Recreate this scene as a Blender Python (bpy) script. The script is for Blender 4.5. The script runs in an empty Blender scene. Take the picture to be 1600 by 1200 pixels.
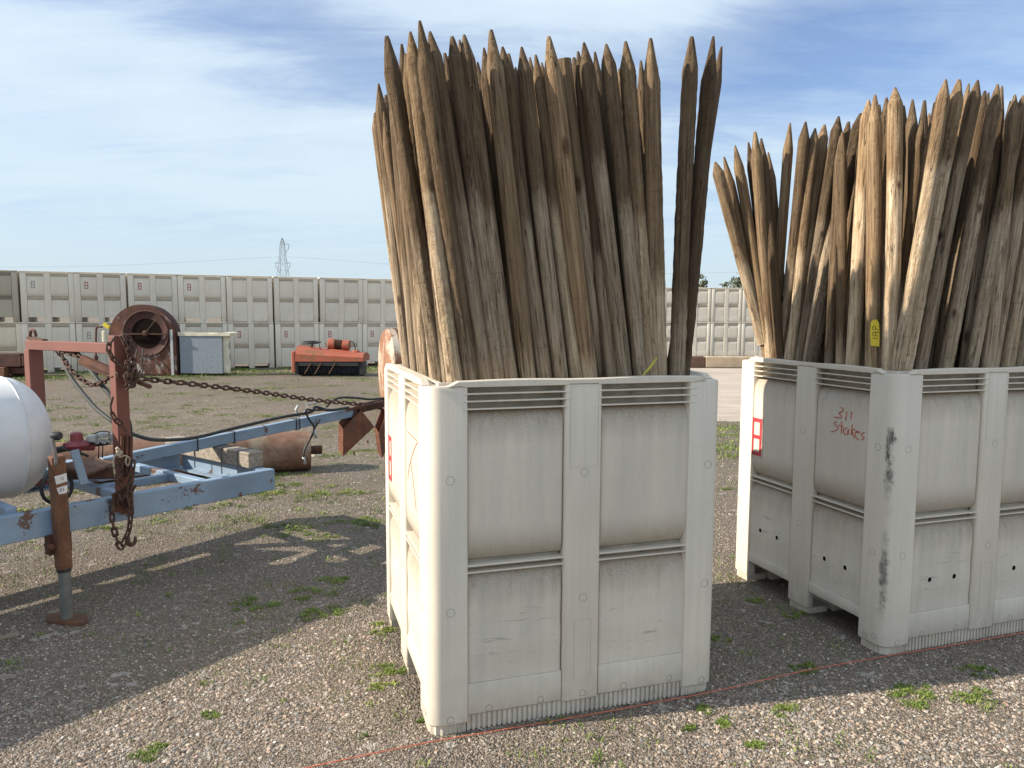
import bpy, bmesh, math, random
import numpy as np
from mathutils import Vector, Matrix, Euler, noise as mnoise

random.seed(7)
rng = np.random.default_rng(7)
R = math.radians
SC = bpy.context.scene
COL = SC.collection

# ------------------------------------------------------------------ camera
FPX, PITCH, ROLL, CAMH = 1148.46, 0.0933, 0.0045, 1.4305
c_fw = np.array([0, math.cos(PITCH), -math.sin(PITCH)])
_up = np.array([0, math.sin(PITCH), math.cos(PITCH)]); _rt = np.array([1.0, 0, 0])
c_rt = _rt*math.cos(ROLL)+_up*math.sin(ROLL); c_up = -_rt*math.sin(ROLL)+_up*math.cos(ROLL)
cam = bpy.data.cameras.new('camera'); cam_o = bpy.data.objects.new('camera', cam); COL.objects.link(cam_o)
m = Matrix(((c_rt[0], c_up[0], -c_fw[0], 0), (c_rt[1], c_up[1], -c_fw[1], 0), (c_rt[2], c_up[2], -c_fw[2], CAMH), (0, 0, 0, 1)))
cam_o.matrix_world = m
cam.sensor_width = 36; cam.lens = FPX/1600*36; cam.clip_start = 0.05; cam.clip_end = 3000
SC.camera = cam_o

# ------------------------------------------------------------------ light
SUN_AZ, SUN_EL = 11.0, 29.0          # shadows run towards azimuth 11 degrees (from +x)
sd = bpy.data.lights.new('sun', 'SUN'); so = bpy.data.objects.new('sun', sd); COL.objects.link(so)
sd.energy = 5.0; sd.angle = R(0.55); sd.color = (1.0, 0.90, 0.75)
ldir = Vector((math.cos(R(SUN_AZ))*math.cos(R(SUN_EL)), math.sin(R(SUN_AZ))*math.cos(R(SUN_EL)), -math.sin(R(SUN_EL))))
so.rotation_euler = ldir.to_track_quat('-Z', 'Y').to_euler()
SC.view_settings.view_transform = 'Standard'; SC.view_settings.look = 'None'
SC.view_settings.exposure = 0.62; SC.view_settings.gamma = 1
SC.view_settings.use_curve_mapping = False

W_ = bpy.data.worlds.new('World'); SC.world = W_; W_.use_nodes = True
wt = W_.node_tree; wt.nodes.clear()


def N(nt, typ, **kw):
    n = nt.nodes.new(typ)
    for k, v in kw.items():
        if k.startswith('_'): setattr(n, k[1:], v)
        else:
            key = int(k[1:]) if k[0] == 'i' and k[1:].isdigit() else k.replace('_', ' ')
            s = n.inputs[key]
            if isinstance(v, bpy.types.NodeSocket): nt.links.new(v, s)
            elif isinstance(v, bpy.types.Node): nt.links.new(v.outputs[0], s)
            else: s.default_value = v
    return n


def math_(nt, op, a, b=None, c=None, clamp=False):
    n = nt.nodes.new('ShaderNodeMath'); n.operation = op; n.use_clamp = clamp
    for i, v in enumerate((a, b, c)):
        if v is None: continue
        if isinstance(v, bpy.types.Node): v = v.outputs[0]
        if isinstance(v, bpy.types.NodeSocket): nt.links.new(v, n.inputs[i])
        else: n.inputs[i].default_value = v
    return n.outputs[0]


def ramp(nt, fac, stops, interp='LINEAR'):
    n = nt.nodes.new('ShaderNodeValToRGB'); cr = n.color_ramp; cr.interpolation = interp
    while len(cr.elements) < len(stops): cr.elements.new(0.5)
    for e, (p, c) in zip(cr.elements, stops):
        e.position = p
        e.color = (c, c, c, 1) if isinstance(c, (int, float)) else (*c, 1)
    nt.links.new(fac if isinstance(fac, bpy.types.NodeSocket) else fac.outputs[0], n.inputs[0])
    return n.outputs[0]


def mixc(nt, fac, a, b, mode='MIX'):
    n = nt.nodes.new('ShaderNodeMix'); n.data_type = 'RGBA'; n.blend_type = mode
    for s, v in ((n.inputs[0], fac), (n.inputs[6], a), (n.inputs[7], b)):
        if isinstance(v, bpy.types.NodeSocket): nt.links.new(v, s)
        elif isinstance(v, (int, float)): s.default_value = v
        else: s.default_value = (*v, 1)
    return n.outputs[2]


sky = N(wt, 'ShaderNodeTexSky', _sky_type='NISHITA', _sun_disc=False, _sun_elevation=R(SUN_EL),
        _sun_rotation=R(90)-R(SUN_AZ+180), _air_density=1.0, _dust_density=1.2, _ozone_density=2.2, _altitude=50)
tcw = N(wt, 'ShaderNodeTexCoord')
sep = N(wt, 'ShaderNodeSeparateXYZ', i0=tcw.outputs['Generated'])
zc = math_(wt, 'MAXIMUM', sep.outputs[2], 0.0)
zz = math_(wt, 'ADD', zc, 0.16)
cx = math_(wt, 'DIVIDE', sep.outputs[0], zz); cy = math_(wt, 'DIVIDE', sep.outputs[1], zz)
cv = N(wt, 'ShaderNodeCombineXYZ', i0=cx, i1=cy, i2=0.0)
mp = N(wt, 'ShaderNodeMapping', i0=cv); mp.inputs['Rotation'].default_value = (0, 0, R(-14)); mp.inputs['Scale'].default_value = (0.5, 0.9, 1)
mp.inputs['Location'].default_value = (3.1, 1.35, 0)
n1 = N(wt, 'ShaderNodeTexNoise', Vector=mp, Scale=1.4, Detail=9.0, Roughness=0.58, Distortion=0.5)
mp2 = N(wt, 'ShaderNodeMapping', i0=cv); mp2.inputs['Rotation'].default_value = (0, 0, R(-24)); mp2.inputs['Scale'].default_value = (0.7, 2.2, 1)
n2 = N(wt, 'ShaderNodeTexNoise', Vector=mp2, Scale=2.2, Detail=9.0, Roughness=0.62, Distortion=0.6)
az = math_(wt, 'ARCTAN2', sep.outputs[0], sep.outputs[1]); el = math_(wt, 'ARCSINE', sep.outputs[2])
den = math_(wt, 'ADD', math_(wt, 'MULTIPLY', math_(wt, 'SUBTRACT', n1.outputs[0], 0.5), 1.7), math_(wt, 'MULTIPLY', math_(wt, 'SUBTRACT', n2.outputs[0], 0.5), 1.0))
den = math_(wt, 'ADD', den, 0.70)
# broad cirrus banks: azimuth, elevation, half widths, tilt (degrees) and weight
for a0, e0, wa, we, tl, wgt in ((-18, 20.5, 20, 3.2, -9, -0.42), (18, 16.0, 9, 6.0, 20, -0.42), (31, 16.5, 12, 5.0, -10, -0.30), (-24, 13.5, 17, 3.6, -8, 0.25), (2, 25.5, 24, 2.6, -4, 0.35), (24, 25.5, 16, 3.0, 4, 0.35), (-8, 8, 14, 4, 0, 0.12), (60, 20, 20, 8, 0, 0.1), (16, 8, 9, 3.5, 0, -0.15)):
    da = math_(wt, 'SUBTRACT', az, R(a0)); de = math_(wt, 'SUBTRACT', el, R(e0)); ct, st = math.cos(R(tl)), math.sin(R(tl))
    p = math_(wt, 'ADD', math_(wt, 'MULTIPLY', da, ct), math_(wt, 'MULTIPLY', de, st)); q_ = math_(wt, 'SUBTRACT', math_(wt, 'MULTIPLY', de, ct), math_(wt, 'MULTIPLY', da, st))
    p = math_(wt, 'DIVIDE', p, R(wa)); q_ = math_(wt, 'DIVIDE', q_, R(we))
    g_ = math_(wt, 'EXPONENT', math_(wt, 'MULTIPLY', math_(wt, 'ADD', math_(wt, 'MULTIPLY', p, p), math_(wt, 'MULTIPLY', q_, q_)), -1.0))
    den = math_(wt, 'ADD', den, math_(wt, 'MULTIPLY', g_, wgt))
dens = ramp(wt, den, [(0.0, 0.10), (0.35, 0.38), (0.65, 0.80), (1.0, 0.97)])
lowz = ramp(wt, sep.outputs[2], [(0.0, 0.9), (0.09, 0.74), (0.28, 0.0)])
dens = math_(wt, 'MAXIMUM', dens, lowz)
cloudc = ramp(wt, sep.outputs[2], [(0.0, (5.3, 6.5, 7.2)), (0.15, (5.9, 7.1, 7.9)), (0.5, (6.7, 7.8, 8.9))])
skyb = mixc(wt, 1.0, sky.outputs[0], (1.15, 1.22, 1.42), 'MULTIPLY')
skyc = mixc(wt, dens, skyb, cloudc)
bg = N(wt, 'ShaderNodeBackground', Color=skyc, Strength=0.080)
N(wt, 'ShaderNodeOutputWorld', Surface=bg)

# ------------------------------------------------------------------ geometry from the camera's measured rays
def ray(px, py):
    return c_fw+c_rt*(px-800)/FPX-c_up*(py-600)/FPX
CP = np.array([0, 0, CAMH])
def atY(px, py, Y):
    d = ray(px, py); return Vector(CP+d*Y/d[1])
def atZ(px, py, z=0.0):
    d = ray(px, py); return Vector(CP+d*(z-CAMH)/d[2])
def project(P):
    d = np.array(P)-CP; z = d@c_fw
    return 800+FPX*(d@c_rt)/z, 600-FPX*(d@c_up)/z

# ------------------------------------------------------------------ materials
MATS = {}
def mat(name):
    mt = bpy.data.materials.new(name); mt.use_nodes = True
    nt = mt.node_tree; b = nt.nodes['Principled BSDF']; MATS[name] = mt
    return nt, b
def setc(nt, sock, v):
    if isinstance(v, bpy.types.NodeSocket): nt.links.new(v, sock)
    elif isinstance(v, (int, float)): sock.default_value = v
    else: sock.default_value = (*v, 1)
def bump(nt, b, h, strength=0.3, dist=0.01):
    bn = N(nt, 'ShaderNodeBump', Strength=strength, Distance=dist, Height=h)
    nt.links.new(bn.outputs[0], b.inputs['Normal'])
def tc(nt, which='Object', scale=None):
    t = N(nt, 'ShaderNodeTexCoord').outputs[which]
    if scale is None: return t
    mp = N(nt, 'ShaderNodeMapping', i0=t); mp.inputs['Scale'].default_value = scale
    return mp.outputs[0]
def noise(nt, vec, scale, detail=5.0, rough=0.55, dist=0.0):
    return N(nt, 'ShaderNodeTexNoise', Vector=vec, Scale=scale, Detail=detail, Roughness=rough, Distortion=dist).outputs[0]
def simple(name, col, rough=0.6, metal=0.0, var=0.15, scale=8.0, bmp=0.1):
    nt, b = mat(name); v = tc(nt); n = noise(nt, v, scale)
    lo = tuple(c*(1-var*1.5) for c in col); hi = tuple(min(1, c*(1+var)) for c in col)
    setc(nt, b.inputs['Base Color'], ramp(nt, n, [(0.3, lo), (0.7, hi)]))
    b.inputs['Roughness'].default_value = rough; b.inputs['Metallic'].default_value = metal
    bump(nt, b, noise(nt, v, scale*12), bmp, 0.004)
    return MATS[name]

def plastic(name, panel=False, scuff=False, far=False):
    nt, b = mat(name); v = tc(nt); oi = N(nt, 'ShaderNodeObjectInfo')
    sp = N(nt, 'ShaderNodeSeparateXYZ', i0=v); X, Y, Z = sp.outputs
    n = noise(nt, v, 2.2, 6)
    base = ramp(nt, n, [(0.3, (0.62, 0.55, 0.455)), (0.7, (0.71, 0.645, 0.54))])
    vs = tc(nt, scale=(46, 46, 1.6)); streak = noise(nt, vs, 1.0, 4, 0.6)
    fine = noise(nt, v, 75, 3, 0.7)
    base = mixc(nt, math_(nt, 'MULTIPLY', ramp(nt, streak, [(0.42, 0.0), (0.75, 1.0)]), 0.28), base, (0.47, 0.435, 0.36))
    base = mixc(nt, math_(nt, 'MULTIPLY', ramp(nt, fine, [(0.5, 0.0), (0.75, 1.0)]), 0.25), base, (0.50, 0.46, 0.40))
    # soil splashed on the lowest part
    low = math_(nt, 'MULTIPLY', ramp(nt, Z, [(0.0, 1.0), (0.10, 0.35), (0.22, 0.0)]), ramp(nt, noise(nt, v, 14, 6), [(0.38, 0.0), (0.68, 1.0)]))
    base = mixc(nt, math_(nt, 'MULTIPLY', low, 0.6), base, (0.36, 0.31, 0.25))
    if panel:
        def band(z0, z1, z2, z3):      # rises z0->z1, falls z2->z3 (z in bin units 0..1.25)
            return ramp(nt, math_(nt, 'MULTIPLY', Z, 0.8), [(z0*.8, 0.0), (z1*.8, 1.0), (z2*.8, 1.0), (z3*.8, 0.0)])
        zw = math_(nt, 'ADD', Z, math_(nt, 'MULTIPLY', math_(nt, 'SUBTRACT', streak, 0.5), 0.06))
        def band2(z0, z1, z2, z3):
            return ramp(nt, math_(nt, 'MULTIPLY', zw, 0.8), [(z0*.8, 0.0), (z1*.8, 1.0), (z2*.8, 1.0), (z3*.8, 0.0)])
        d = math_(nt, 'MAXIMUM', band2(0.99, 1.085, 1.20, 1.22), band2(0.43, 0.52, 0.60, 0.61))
        d2 = band2(0.585, 0.595, 0.625, 0.72)  # band above the groove: dirt, with the shade gradient painted in
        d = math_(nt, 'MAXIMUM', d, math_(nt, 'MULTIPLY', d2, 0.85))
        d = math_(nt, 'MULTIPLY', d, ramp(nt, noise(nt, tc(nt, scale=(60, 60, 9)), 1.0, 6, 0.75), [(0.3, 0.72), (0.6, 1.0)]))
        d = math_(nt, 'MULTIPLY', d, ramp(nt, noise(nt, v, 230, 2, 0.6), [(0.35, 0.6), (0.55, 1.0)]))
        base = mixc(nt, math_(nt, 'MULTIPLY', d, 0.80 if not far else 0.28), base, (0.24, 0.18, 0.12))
        # general greying and long run-down streaks of the panels
        g = ramp(nt, noise(nt, tc(nt, scale=(9, 9, 1.4)), 1.0, 5, 0.6), [(0.4, 0.0), (0.75, 0.42)])
        base = mixc(nt, g if not far else math_(nt, 'MULTIPLY', g, 0.4), base, (0.45, 0.42, 0.37))
        # scratches rubbed on the lower panels
        sc = noise(nt, tc(nt, scale=(5, 5, 34)), 2.0, 7, 0.72, 0.6)
        scm = math_(nt, 'MULTIPLY', ramp(nt, sc, [(0.585, 0.0), (0.625, 1.0)]), band(0.20, 0.24, 0.38, 0.46))
        scm = math_(nt, 'MULTIPLY', scm, ramp(nt, noise(nt, v, 3.3, 2), [(0.36, 0.0), (0.46, 1.0)]))
        base = mixc(nt, math_(nt, 'MULTIPLY', scm, 0.42), base, (0.16, 0.15, 0.14))
        # small nicks everywhere
        nk = noise(nt, tc(nt, scale=(20, 20, 60)), 2.0, 6, 0.75)
        base = mixc(nt, math_(nt, 'MULTIPLY', ramp(nt, nk, [(0.70, 0.0), (0.73, 1.0)]), 0.45), base, (0.2, 0.18, 0.16))
    else:
        nk = noise(nt, tc(nt, scale=(26, 26, 40)), 1.6, 6, 0.78)
        base = mixc(nt, math_(nt, 'MULTIPLY', ramp(nt, nk, [(0.69, 0.0), (0.73, 1.0)]), 0.5), base, (0.2, 0.18, 0.16))
    if scuff:
        wob = math_(nt, 'MULTIPLY', math_(nt, 'SUBTRACT', noise(nt, tc(nt, scale=(8, 8, 9)), 1.5, 7, 0.8), 0.5), 0.055)
        yy = math_(nt, 'ADD', Y, wob)
        m1 = ramp(nt, yy, [(0.010, 0.0), (0.018, 1.0), (0.031, 1.0), (0.042, 0.0)])
        m2 = ramp(nt, math_(nt, 'ADD', Z, math_(nt, 'MULTIPLY', wob, 0.6)),
                  [(0.14, 0.0), (0.20, 0.95), (0.42, 0.8), (0.54, 0.2), (0.66, 0.1), (0.74, 0.8), (0.80, 1.0), (0.955, 1.0), (0.985, 0.0)])
        m3 = ramp(nt, noise(nt, tc(nt, scale=(170, 170, 14)), 1.3, 6, 0.75), [(0.36, 0.2), (0.5, 1.0)])
        inb = ramp(nt, X, [(0.03, 1.0), (0.05, 0.0)]); inb = math_(nt, 'MULTIPLY', inb, ramp(nt, noise(nt, tc(nt, scale=(14, 14, 9)), 1.0, 5, 0.7), [(0.40, 0.2), (0.52, 1.0)])); m1 = math_(nt, 'MULTIPLY', m1, inb)
        mm = math_(nt, 'MULTIPLY', math_(nt, 'MULTIPLY', m1, m2), m3)
        base = mixc(nt, math_(nt, 'MULTIPLY', mm, 0.92), base, (0.035, 0.032, 0.03))
    base = mixc(nt, 1.0, base, oi.outputs['Color'], 'MULTIPLY')
    setc(nt, b.inputs['Base Color'], base)
    b.inputs['Roughness'].default_value = 0.5; b.inputs['Specular IOR Level'].default_value = 0.35
    h = math_(nt, 'ADD', math_(nt, 'MULTIPLY', streak, 1.0), math_(nt, 'MULTIPLY', fine, 0.5))
    bump(nt, b, h, 0.10 if not far else 0.03, 0.004)
    return MATS[name]
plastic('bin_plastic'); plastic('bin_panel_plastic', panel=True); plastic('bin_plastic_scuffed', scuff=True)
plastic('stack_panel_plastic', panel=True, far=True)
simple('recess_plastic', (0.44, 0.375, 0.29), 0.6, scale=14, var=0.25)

def wood():
    nt, b = mat('stake_wood'); v = tc(nt); oi = N(nt, 'ShaderNodeObjectInfo')
    cs = N(nt, 'ShaderNodeSeparateColor', i0=oi.outputs['Color'])       # red: height where grey ends, green: brown tone, blue: roughness of bark
    off = N(nt, 'ShaderNodeCombineXYZ', i0=math_(nt, 'MULTIPLY', oi.outputs['Random'], 37.0), i1=math_(nt, 'MULTIPLY', oi.outputs['Random'], 11.0), i2=math_(nt, 'MULTIPLY', oi.outputs['Random'], 23.0))
    va = N(nt, 'ShaderNodeVectorMath', _operation='ADD', i0=v, i1=off).outputs[0]
    def mp(s): 
        m_ = N(nt, 'ShaderNodeMapping', i0=va); m_.inputs['Scale'].default_value = s; return m_.outputs[0]
    sp = N(nt, 'ShaderNodeSeparateXYZ', i0=v); Z = sp.outputs[2]
    grain = noise(nt, mp((85, 85, 3.0)), 1.0, 6, 0.65, 0.3)
    blot = noise(nt, mp((9, 9, 3.2)), 1.0, 5, 0.6)
    fine = noise(nt, mp((160, 160, 60)), 1.0, 3, 0.7)
    trans = math_(nt, 'ADD', math_(nt, 'SUBTRACT', Z, math_(nt, 'MULTIPLY', cs.outputs[0], 2.5)), math_(nt, 'MULTIPLY', math_(nt, 'SUBTRACT', noise(nt, mp((30, 30, 5)), 1.0, 5, 0.7), 0.5), 0.34))
    up = ramp(nt, math_(nt, 'ADD', trans, 0.5), [(0.44, 0.0), (0.58, 1.0)])
    brown = ramp(nt, grain, [(0.28, (0.04, 0.023, 0.013)), (0.46, (0.225, 0.155, 0.098)), (0.70, (0.46, 0.35, 0.23))])
    brown = mixc(nt, ramp(nt, blot, [(0.35, 0.0), (0.75, 0.65)]), brown, (0.27, 0.175, 0.09))
    dark = mixc(nt, math_(nt, 'MULTIPLY', cs.outputs[1], 0.8), brown, (0.085, 0.060, 0.040))
    grey = ramp(nt, grain, [(0.28, (0.10, 0.07, 0.046)), (0.44, (0.38, 0.29, 0.20)), (0.70, (0.68, 0.565, 0.425))])
    grey = mixc(nt, ramp(nt, blot, [(0.45, 0.0), (0.8, 0.55)]), grey, (0.36, 0.255, 0.155))
    col = mixc(nt, up, grey, dark)
    crack = noise(nt, mp((60, 60, 1.4)), 1.0, 3, 0.5, 0.4)
    cm = ramp(nt, crack, [(0.485, 0.0), (0.498, 1.0), (0.508, 0.0)])
    cm = math_(nt, 'MULTIPLY', cm, ramp(nt, noise(nt, mp((8, 8, 2)), 1.0, 2), [(0.42, 0.0), (0.55, 0.85)]))
    col = mixc(nt, cm, col, (0.03, 0.022, 0.016))
    knot = N(nt, 'ShaderNodeTexVoronoi', Vector=mp((7, 7, 2.6)), Scale=1.0)
    km = ramp(nt, knot.outputs['Distance'], [(0.06, 0.85), (0.13, 0.0)])
    col = mixc(nt, km, col, (0.07, 0.04, 0.022))
    tone = ramp(nt, oi.outputs['Random'], [(0.0, (0.58, 0.56, 0.54)), (0.5, (0.95, 0.94, 0.92)), (1.0, (1.30, 1.25, 1.16))])
    col = mixc(nt, 1.0, col, tone, 'MULTIPLY')
    rings_ = noise(nt, mp((5, 5, 60)), 1.0, 4, 0.7)
    col = mixc(nt, math_(nt, 'MULTIPLY', ramp(nt, rings_, [(0.60, 0.0), (0.66, 0.55)]), ramp(nt, blot, [(0.4, 0.0), (0.6, 1.0)])), col, (0.09, 0.06, 0.035))
    spk = ramp(nt, fine, [(0.62, 0.0), (0.72, 0.6)])
    col = mixc(nt, spk, col, (0.06, 0.042, 0.028))
    setc(nt, b.inputs['Base Color'], col)
    b.inputs['Roughness'].default_value = 0.85; b.inputs['Specular IOR Level'].default_value = 0.2
    bark = noise(nt, mp((38, 38, 17)), 1.0, 7, 0.75, 1.0)
    h = math_(nt, 'ADD', math_(nt, 'MULTIPLY', grain, 0.5), math_(nt, 'MULTIPLY', math_(nt, 'MULTIPLY', bark, cs.outputs[2]), 2.2))
    h = math_(nt, 'SUBTRACT', h, math_(nt, 'MULTIPLY', cm, 0.9))
    bump(nt, b, h, 0.9, 0.016)
wood()

def gravel():
    nt, b = mat('gravel_ground'); v = tc(nt)
    big = noise(nt, v, 0.35, 4); mid = noise(nt, v, 2.2, 6, 0.65)
    vo = N(nt, 'ShaderNodeTexVoronoi', Vector=v, Scale=150.0, Randomness=1.0)
    vo2 = N(nt, 'ShaderNodeTexVoronoi', Vector=v, Scale=72.0, Randomness=1.0)
    vo3 = N(nt, 'ShaderNodeTexVoronoi', Vector=v, Scale=30.0, Randomness=1.0)
    cv_ = N(nt, 'ShaderNodeSeparateColor', i0=vo.outputs['Color']); cv2 = N(nt, 'ShaderNodeSeparateColor', i0=vo2.outputs['Color']); cv3 = N(nt, 'ShaderNodeSeparateColor', i0=vo3.outputs['Color'])
    stone = ramp(nt, cv_.outputs[0], [(0.0, (0.17, 0.14, 0.115)), (0.35, (0.30, 0.245, 0.195)), (0.7, (0.41, 0.34, 0.27)), (1.0, (0.58, 0.51, 0.43))])
    stone2 = ramp(nt, cv2.outputs[1], [(0.0, (0.21, 0.17, 0.14)), (0.5, (0.35, 0.29, 0.23)), (1.0, (0.52, 0.44, 0.36))])
    col = mixc(nt, 0.5, stone, stone2)
    gap = ramp(nt, vo.outputs['Distance'], [(0.28, 0.0), (0.7, 0.85)])
    col = mixc(nt, gap, col, (0.10, 0.082, 0.066))
    soil = ramp(nt, noise(nt, v, 0.9, 7, 0.7), [(0.45, 0.0), (0.62, 0.7)])
    col = mixc(nt, soil, col, (0.20, 0.165, 0.13))
    # flecks of tiny weeds that carry far off, and olive tint in wide patches
    lt = ramp(nt, cv3.outputs[0], [(0.975, 0.0), (0.99, 0.6)])
    col = mixc(nt, lt, col, (0.55, 0.51, 0.46))
    wd = math_(nt, 'MULTIPLY', ramp(nt, noise(nt, v, 1.3, 5, 0.7), [(0.53, 0.0), (0.64, 1.0)]), ramp(nt, noise(nt, v, 30, 4, 0.7), [(0.50, 0.0), (0.62, 0.75)]))
    col = mixc(nt, wd, col, (0.115, 0.135, 0.04))
    tone = ramp(nt, big, [(0.3, (0.78, 0.775, 0.77)), (0.7, (1.02, 1.01, 0.99))])
    col = mixc(nt, 1.0, col, tone, 'MULTIPLY')
    setc(nt, b.inputs['Base Color'], col); b.inputs['Roughness'].default_value = 0.9; b.inputs['Specular IOR Level'].default_value = 0.2
    h = math_(nt, 'ADD', math_(nt, 'MULTIPLY', vo.outputs['Distance'], -0.6), math_(nt, 'MULTIPLY', vo2.outputs['Distance'], -0.8))
    h = math_(nt, 'ADD', h, math_(nt, 'MULTIPLY', mid, 2.0))
    bump(nt, b, h, 0.9, 0.015)
    nt, b = mat('pebble_stone'); oi = N(nt, 'ShaderNodeObjectInfo')
    col = ramp(nt, oi.outputs['Random'], [(0.0, (0.09, 0.08, 0.07)), (0.18, (0.22, 0.18, 0.145)), (0.3, (0.36, 0.255, 0.195)), (0.42, (0.42, 0.35, 0.28)), (0.55, (0.21, 0.21, 0.21)), (0.66, (0.36, 0.335, 0.30)), (0.82, (0.52, 0.44, 0.36)), (0.95, (0.48, 0.36, 0.29)), (0.985, (0.62, 0.57, 0.50)), (1.0, (0.76, 0.73, 0.68))])
    n = noise(nt, tc(nt), 1.5, 5)
    col = mixc(nt, 1.0, col, ramp(nt, n, [(0.3, (0.70, 0.69, 0.68)), (0.7, (1.06, 1.05, 1.04))]), 'MULTIPLY')
    setc(nt, b.inputs['Base Color'], col); b.inputs['Roughness'].default_value = 0.8; b.inputs['Specular IOR Level'].default_value = 0.25
gravel()

def weed_mat():
    nt, b = mat('weed_green'); v = tc(nt)
    col = ramp(nt, noise(nt, v, 3.0, 5, 0.7), [(0.3, (0.06, 0.10, 0.02)), (0.5, (0.15, 0.21, 0.04)), (0.7, (0.32, 0.36, 0.09))])
    setc(nt, b.inputs['Base Color'], col); b.inputs['Roughness'].default_value = 0.6
    b.inputs['Subsurface Weight'].default_value = 0.0
    b.inputs['Specular IOR Level'].default_value = 0.25
weed_mat()

def rust(name, base=(0.13, 0.055, 0.03), light=(0.30, 0.13, 0.06), pale=None, palef=0.55, scale=7.0):
    nt, b = mat(name); v = tc(nt)
    n = noise(nt, v, scale, 8, 0.7); n2 = noise(nt, v, scale*6, 6, 0.7)
    col = ramp(nt, n, [(0.28, tuple(c*0.55 for c in base)), (0.48, base), (0.72, light)])
    col = mixc(nt, ramp(nt, n2, [(0.5, 0.0), (0.7, 0.6)]), col, tuple(c*0.45 for c in base))
    if pale:
        pm = ramp(nt, noise(nt, tc(nt, scale=(1, 1, 0.6)), scale*0.55, 8, 0.72, 0.4), [(palef-0.04, 0.0), (palef+0.05, 1.0)])
        col = mixc(nt, pm, col, pale)
    setc(nt, b.inputs['Base Color'], col); b.inputs['Roughness'].default_value = 0.8; b.inputs['Metallic'].default_value = 0.0
    bump(nt, b, n2, 0.35, 0.006)
rust('rusty_steel', (0.085, 0.034, 0.021), (0.17, 0.068, 0.036))
rust('rusty_chain', (0.07, 0.035, 0.024), (0.14, 0.062, 0.036), scale=25)
rust('jack_rust', (0.14, 0.062, 0.032), (0.25, 0.12, 0.06), scale=9)
rust('roller_rust', (0.20, 0.105, 0.065), (0.31, 0.18, 0.12), pale=(0.27, 0.21, 0.15), palef=0.58, scale=3.5)
rust('fan_housing_rust', (0.062, 0.024, 0.021), (0.12, 0.042, 0.03), scale=3.0)
rust('fan_front_rust', (0.10, 0.038, 0.025), (0.21, 0.08, 0.042), pale=(0.42, 0.41, 0.36), palef=0.57, scale=3.0)
rust('drum_pale_rust', (0.26, 0.12, 0.065), (0.38, 0.20, 0.115), pale=(0.50, 0.44, 0.35), palef=0.53, scale=5.0)
rust('drum_red_rust', (0.25, 0.09, 0.05), (0.37, 0.15, 0.085), scale=4.0)
rust('bucket_rust', (0.15, 0.055, 0.028), (0.28, 0.105, 0.05), pale=(0.07, 0.065, 0.075), palef=0.60, scale=9)

def paint(name, col, chipc=(0.12, 0.05, 0.03), thr=0.66, scale=9.0, rough=0.45, var=0.12, coat=0.0):
    nt, b = mat(name); v = tc(nt)
    n = noise(nt, v, 3.0, 6, 0.6)
    c = ramp(nt, n, [(0.3, tuple(x*(1-var) for x in col)), (0.7, tuple(min(1, x*(1+var)) for x in col))])
    ch = noise(nt, tc(nt), scale, 9, 0.72)
    chm = ramp(nt, ch, [(thr, 0.0), (thr+0.02, 1.0)])
    hz = ramp(nt, noise(nt, v, scale*2.5, 6, 0.7), [(0.45, 0.0), (0.8, 0.35)])
    c = mixc(nt, hz, c, tuple(x*0.55+0.05 for x in col))
    c = mixc(nt, chm, c, chipc)
    setc(nt, b.inputs['Base Color'], c); b.inputs['Roughness'].default_value = rough
    bump(nt, b, math_(nt, 'MULTIPLY', chm, -1.0), 0.4, 0.003)
paint('blue_paint', (0.235, 0.325, 0.435), thr=0.595, chipc=(0.13, 0.07, 0.05), var=0.18)
paint('tank_white_paint', (0.70, 0.71, 0.72), chipc=(0.36, 0.28, 0.20), thr=0.645, scale=5, rough=0.42, var=0.08)
paint('red_primer', (0.165, 0.055, 0.038), chipc=(0.13, 0.05, 0.035), thr=0.68, scale=14, rough=0.6)
paint('orange_paint', (0.37, 0.095, 0.05), chipc=(0.24, 0.10, 0.045), thr=0.54, scale=5, rough=0.55)
simple('black_rubber', (0.022, 0.023, 0.024), 0.55)
simple('dark_void', (0.016, 0.011, 0.009), 1.0)  # near-black paint in place of the shade inside openings
MATS['dark_void'].node_tree.nodes['Principled BSDF'].inputs['Specular IOR Level'].default_value = 0.05
simple('grey_hose_rubber', (0.035, 0.04, 0.04), 0.7)
simple('grey_steel', (0.19, 0.19, 0.185), 0.45, 0.35, scale=20)
simple('bright_fitting', (0.50, 0.51, 0.50), 0.4, 0.3, scale=40)
simple('red_valve_paint', (0.25, 0.05, 0.06), 0.5, scale=30)
simple('marker_red', (0.50, 0.10, 0.05), 0.7, scale=60)
simple('marking_red', (0.46, 0.04, 0.05), 0.5, scale=20, var=0.25)
simple('stack_mark_red', (0.42, 0.13, 0.13), 0.6, scale=20)
simple('marking_faded_red', (0.42, 0.17, 0.17), 0.6, scale=20)
simple('marking_grey', (0.36, 0.34, 0.34), 0.6, scale=20)
simple('tag_yellow', (0.78, 0.60, 0.03), 0.5, var=0.06)
simple('ink_black', (0.03, 0.03, 0.02), 0.6)
simple('emboss_shade', (0.27, 0.25, 0.22), 0.8, scale=40)  # dark tone painted in for the shadow lines of the moulded marks
simple('string_orange', (0.62, 0.15, 0.08), 0.6, var=0.1)
simple('label_white', (0.72, 0.72, 0.72), 0.5)
simple('rope_pale', (0.42, 0.36, 0.27), 0.9, scale=60)
simple('brush_black', (0.018, 0.02, 0.026), 0.85, scale=30)
simple('pale_board', (0.66, 0.61, 0.47), 0.8, scale=6)
simple('tower_steel', (0.24, 0.27, 0.30), 0.5, 0.2)
simple('wire_grey', (0.33, 0.37, 0.40), 0.6)
simple('leaf_strap', (0.45, 0.42, 0.04), 0.6)
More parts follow.
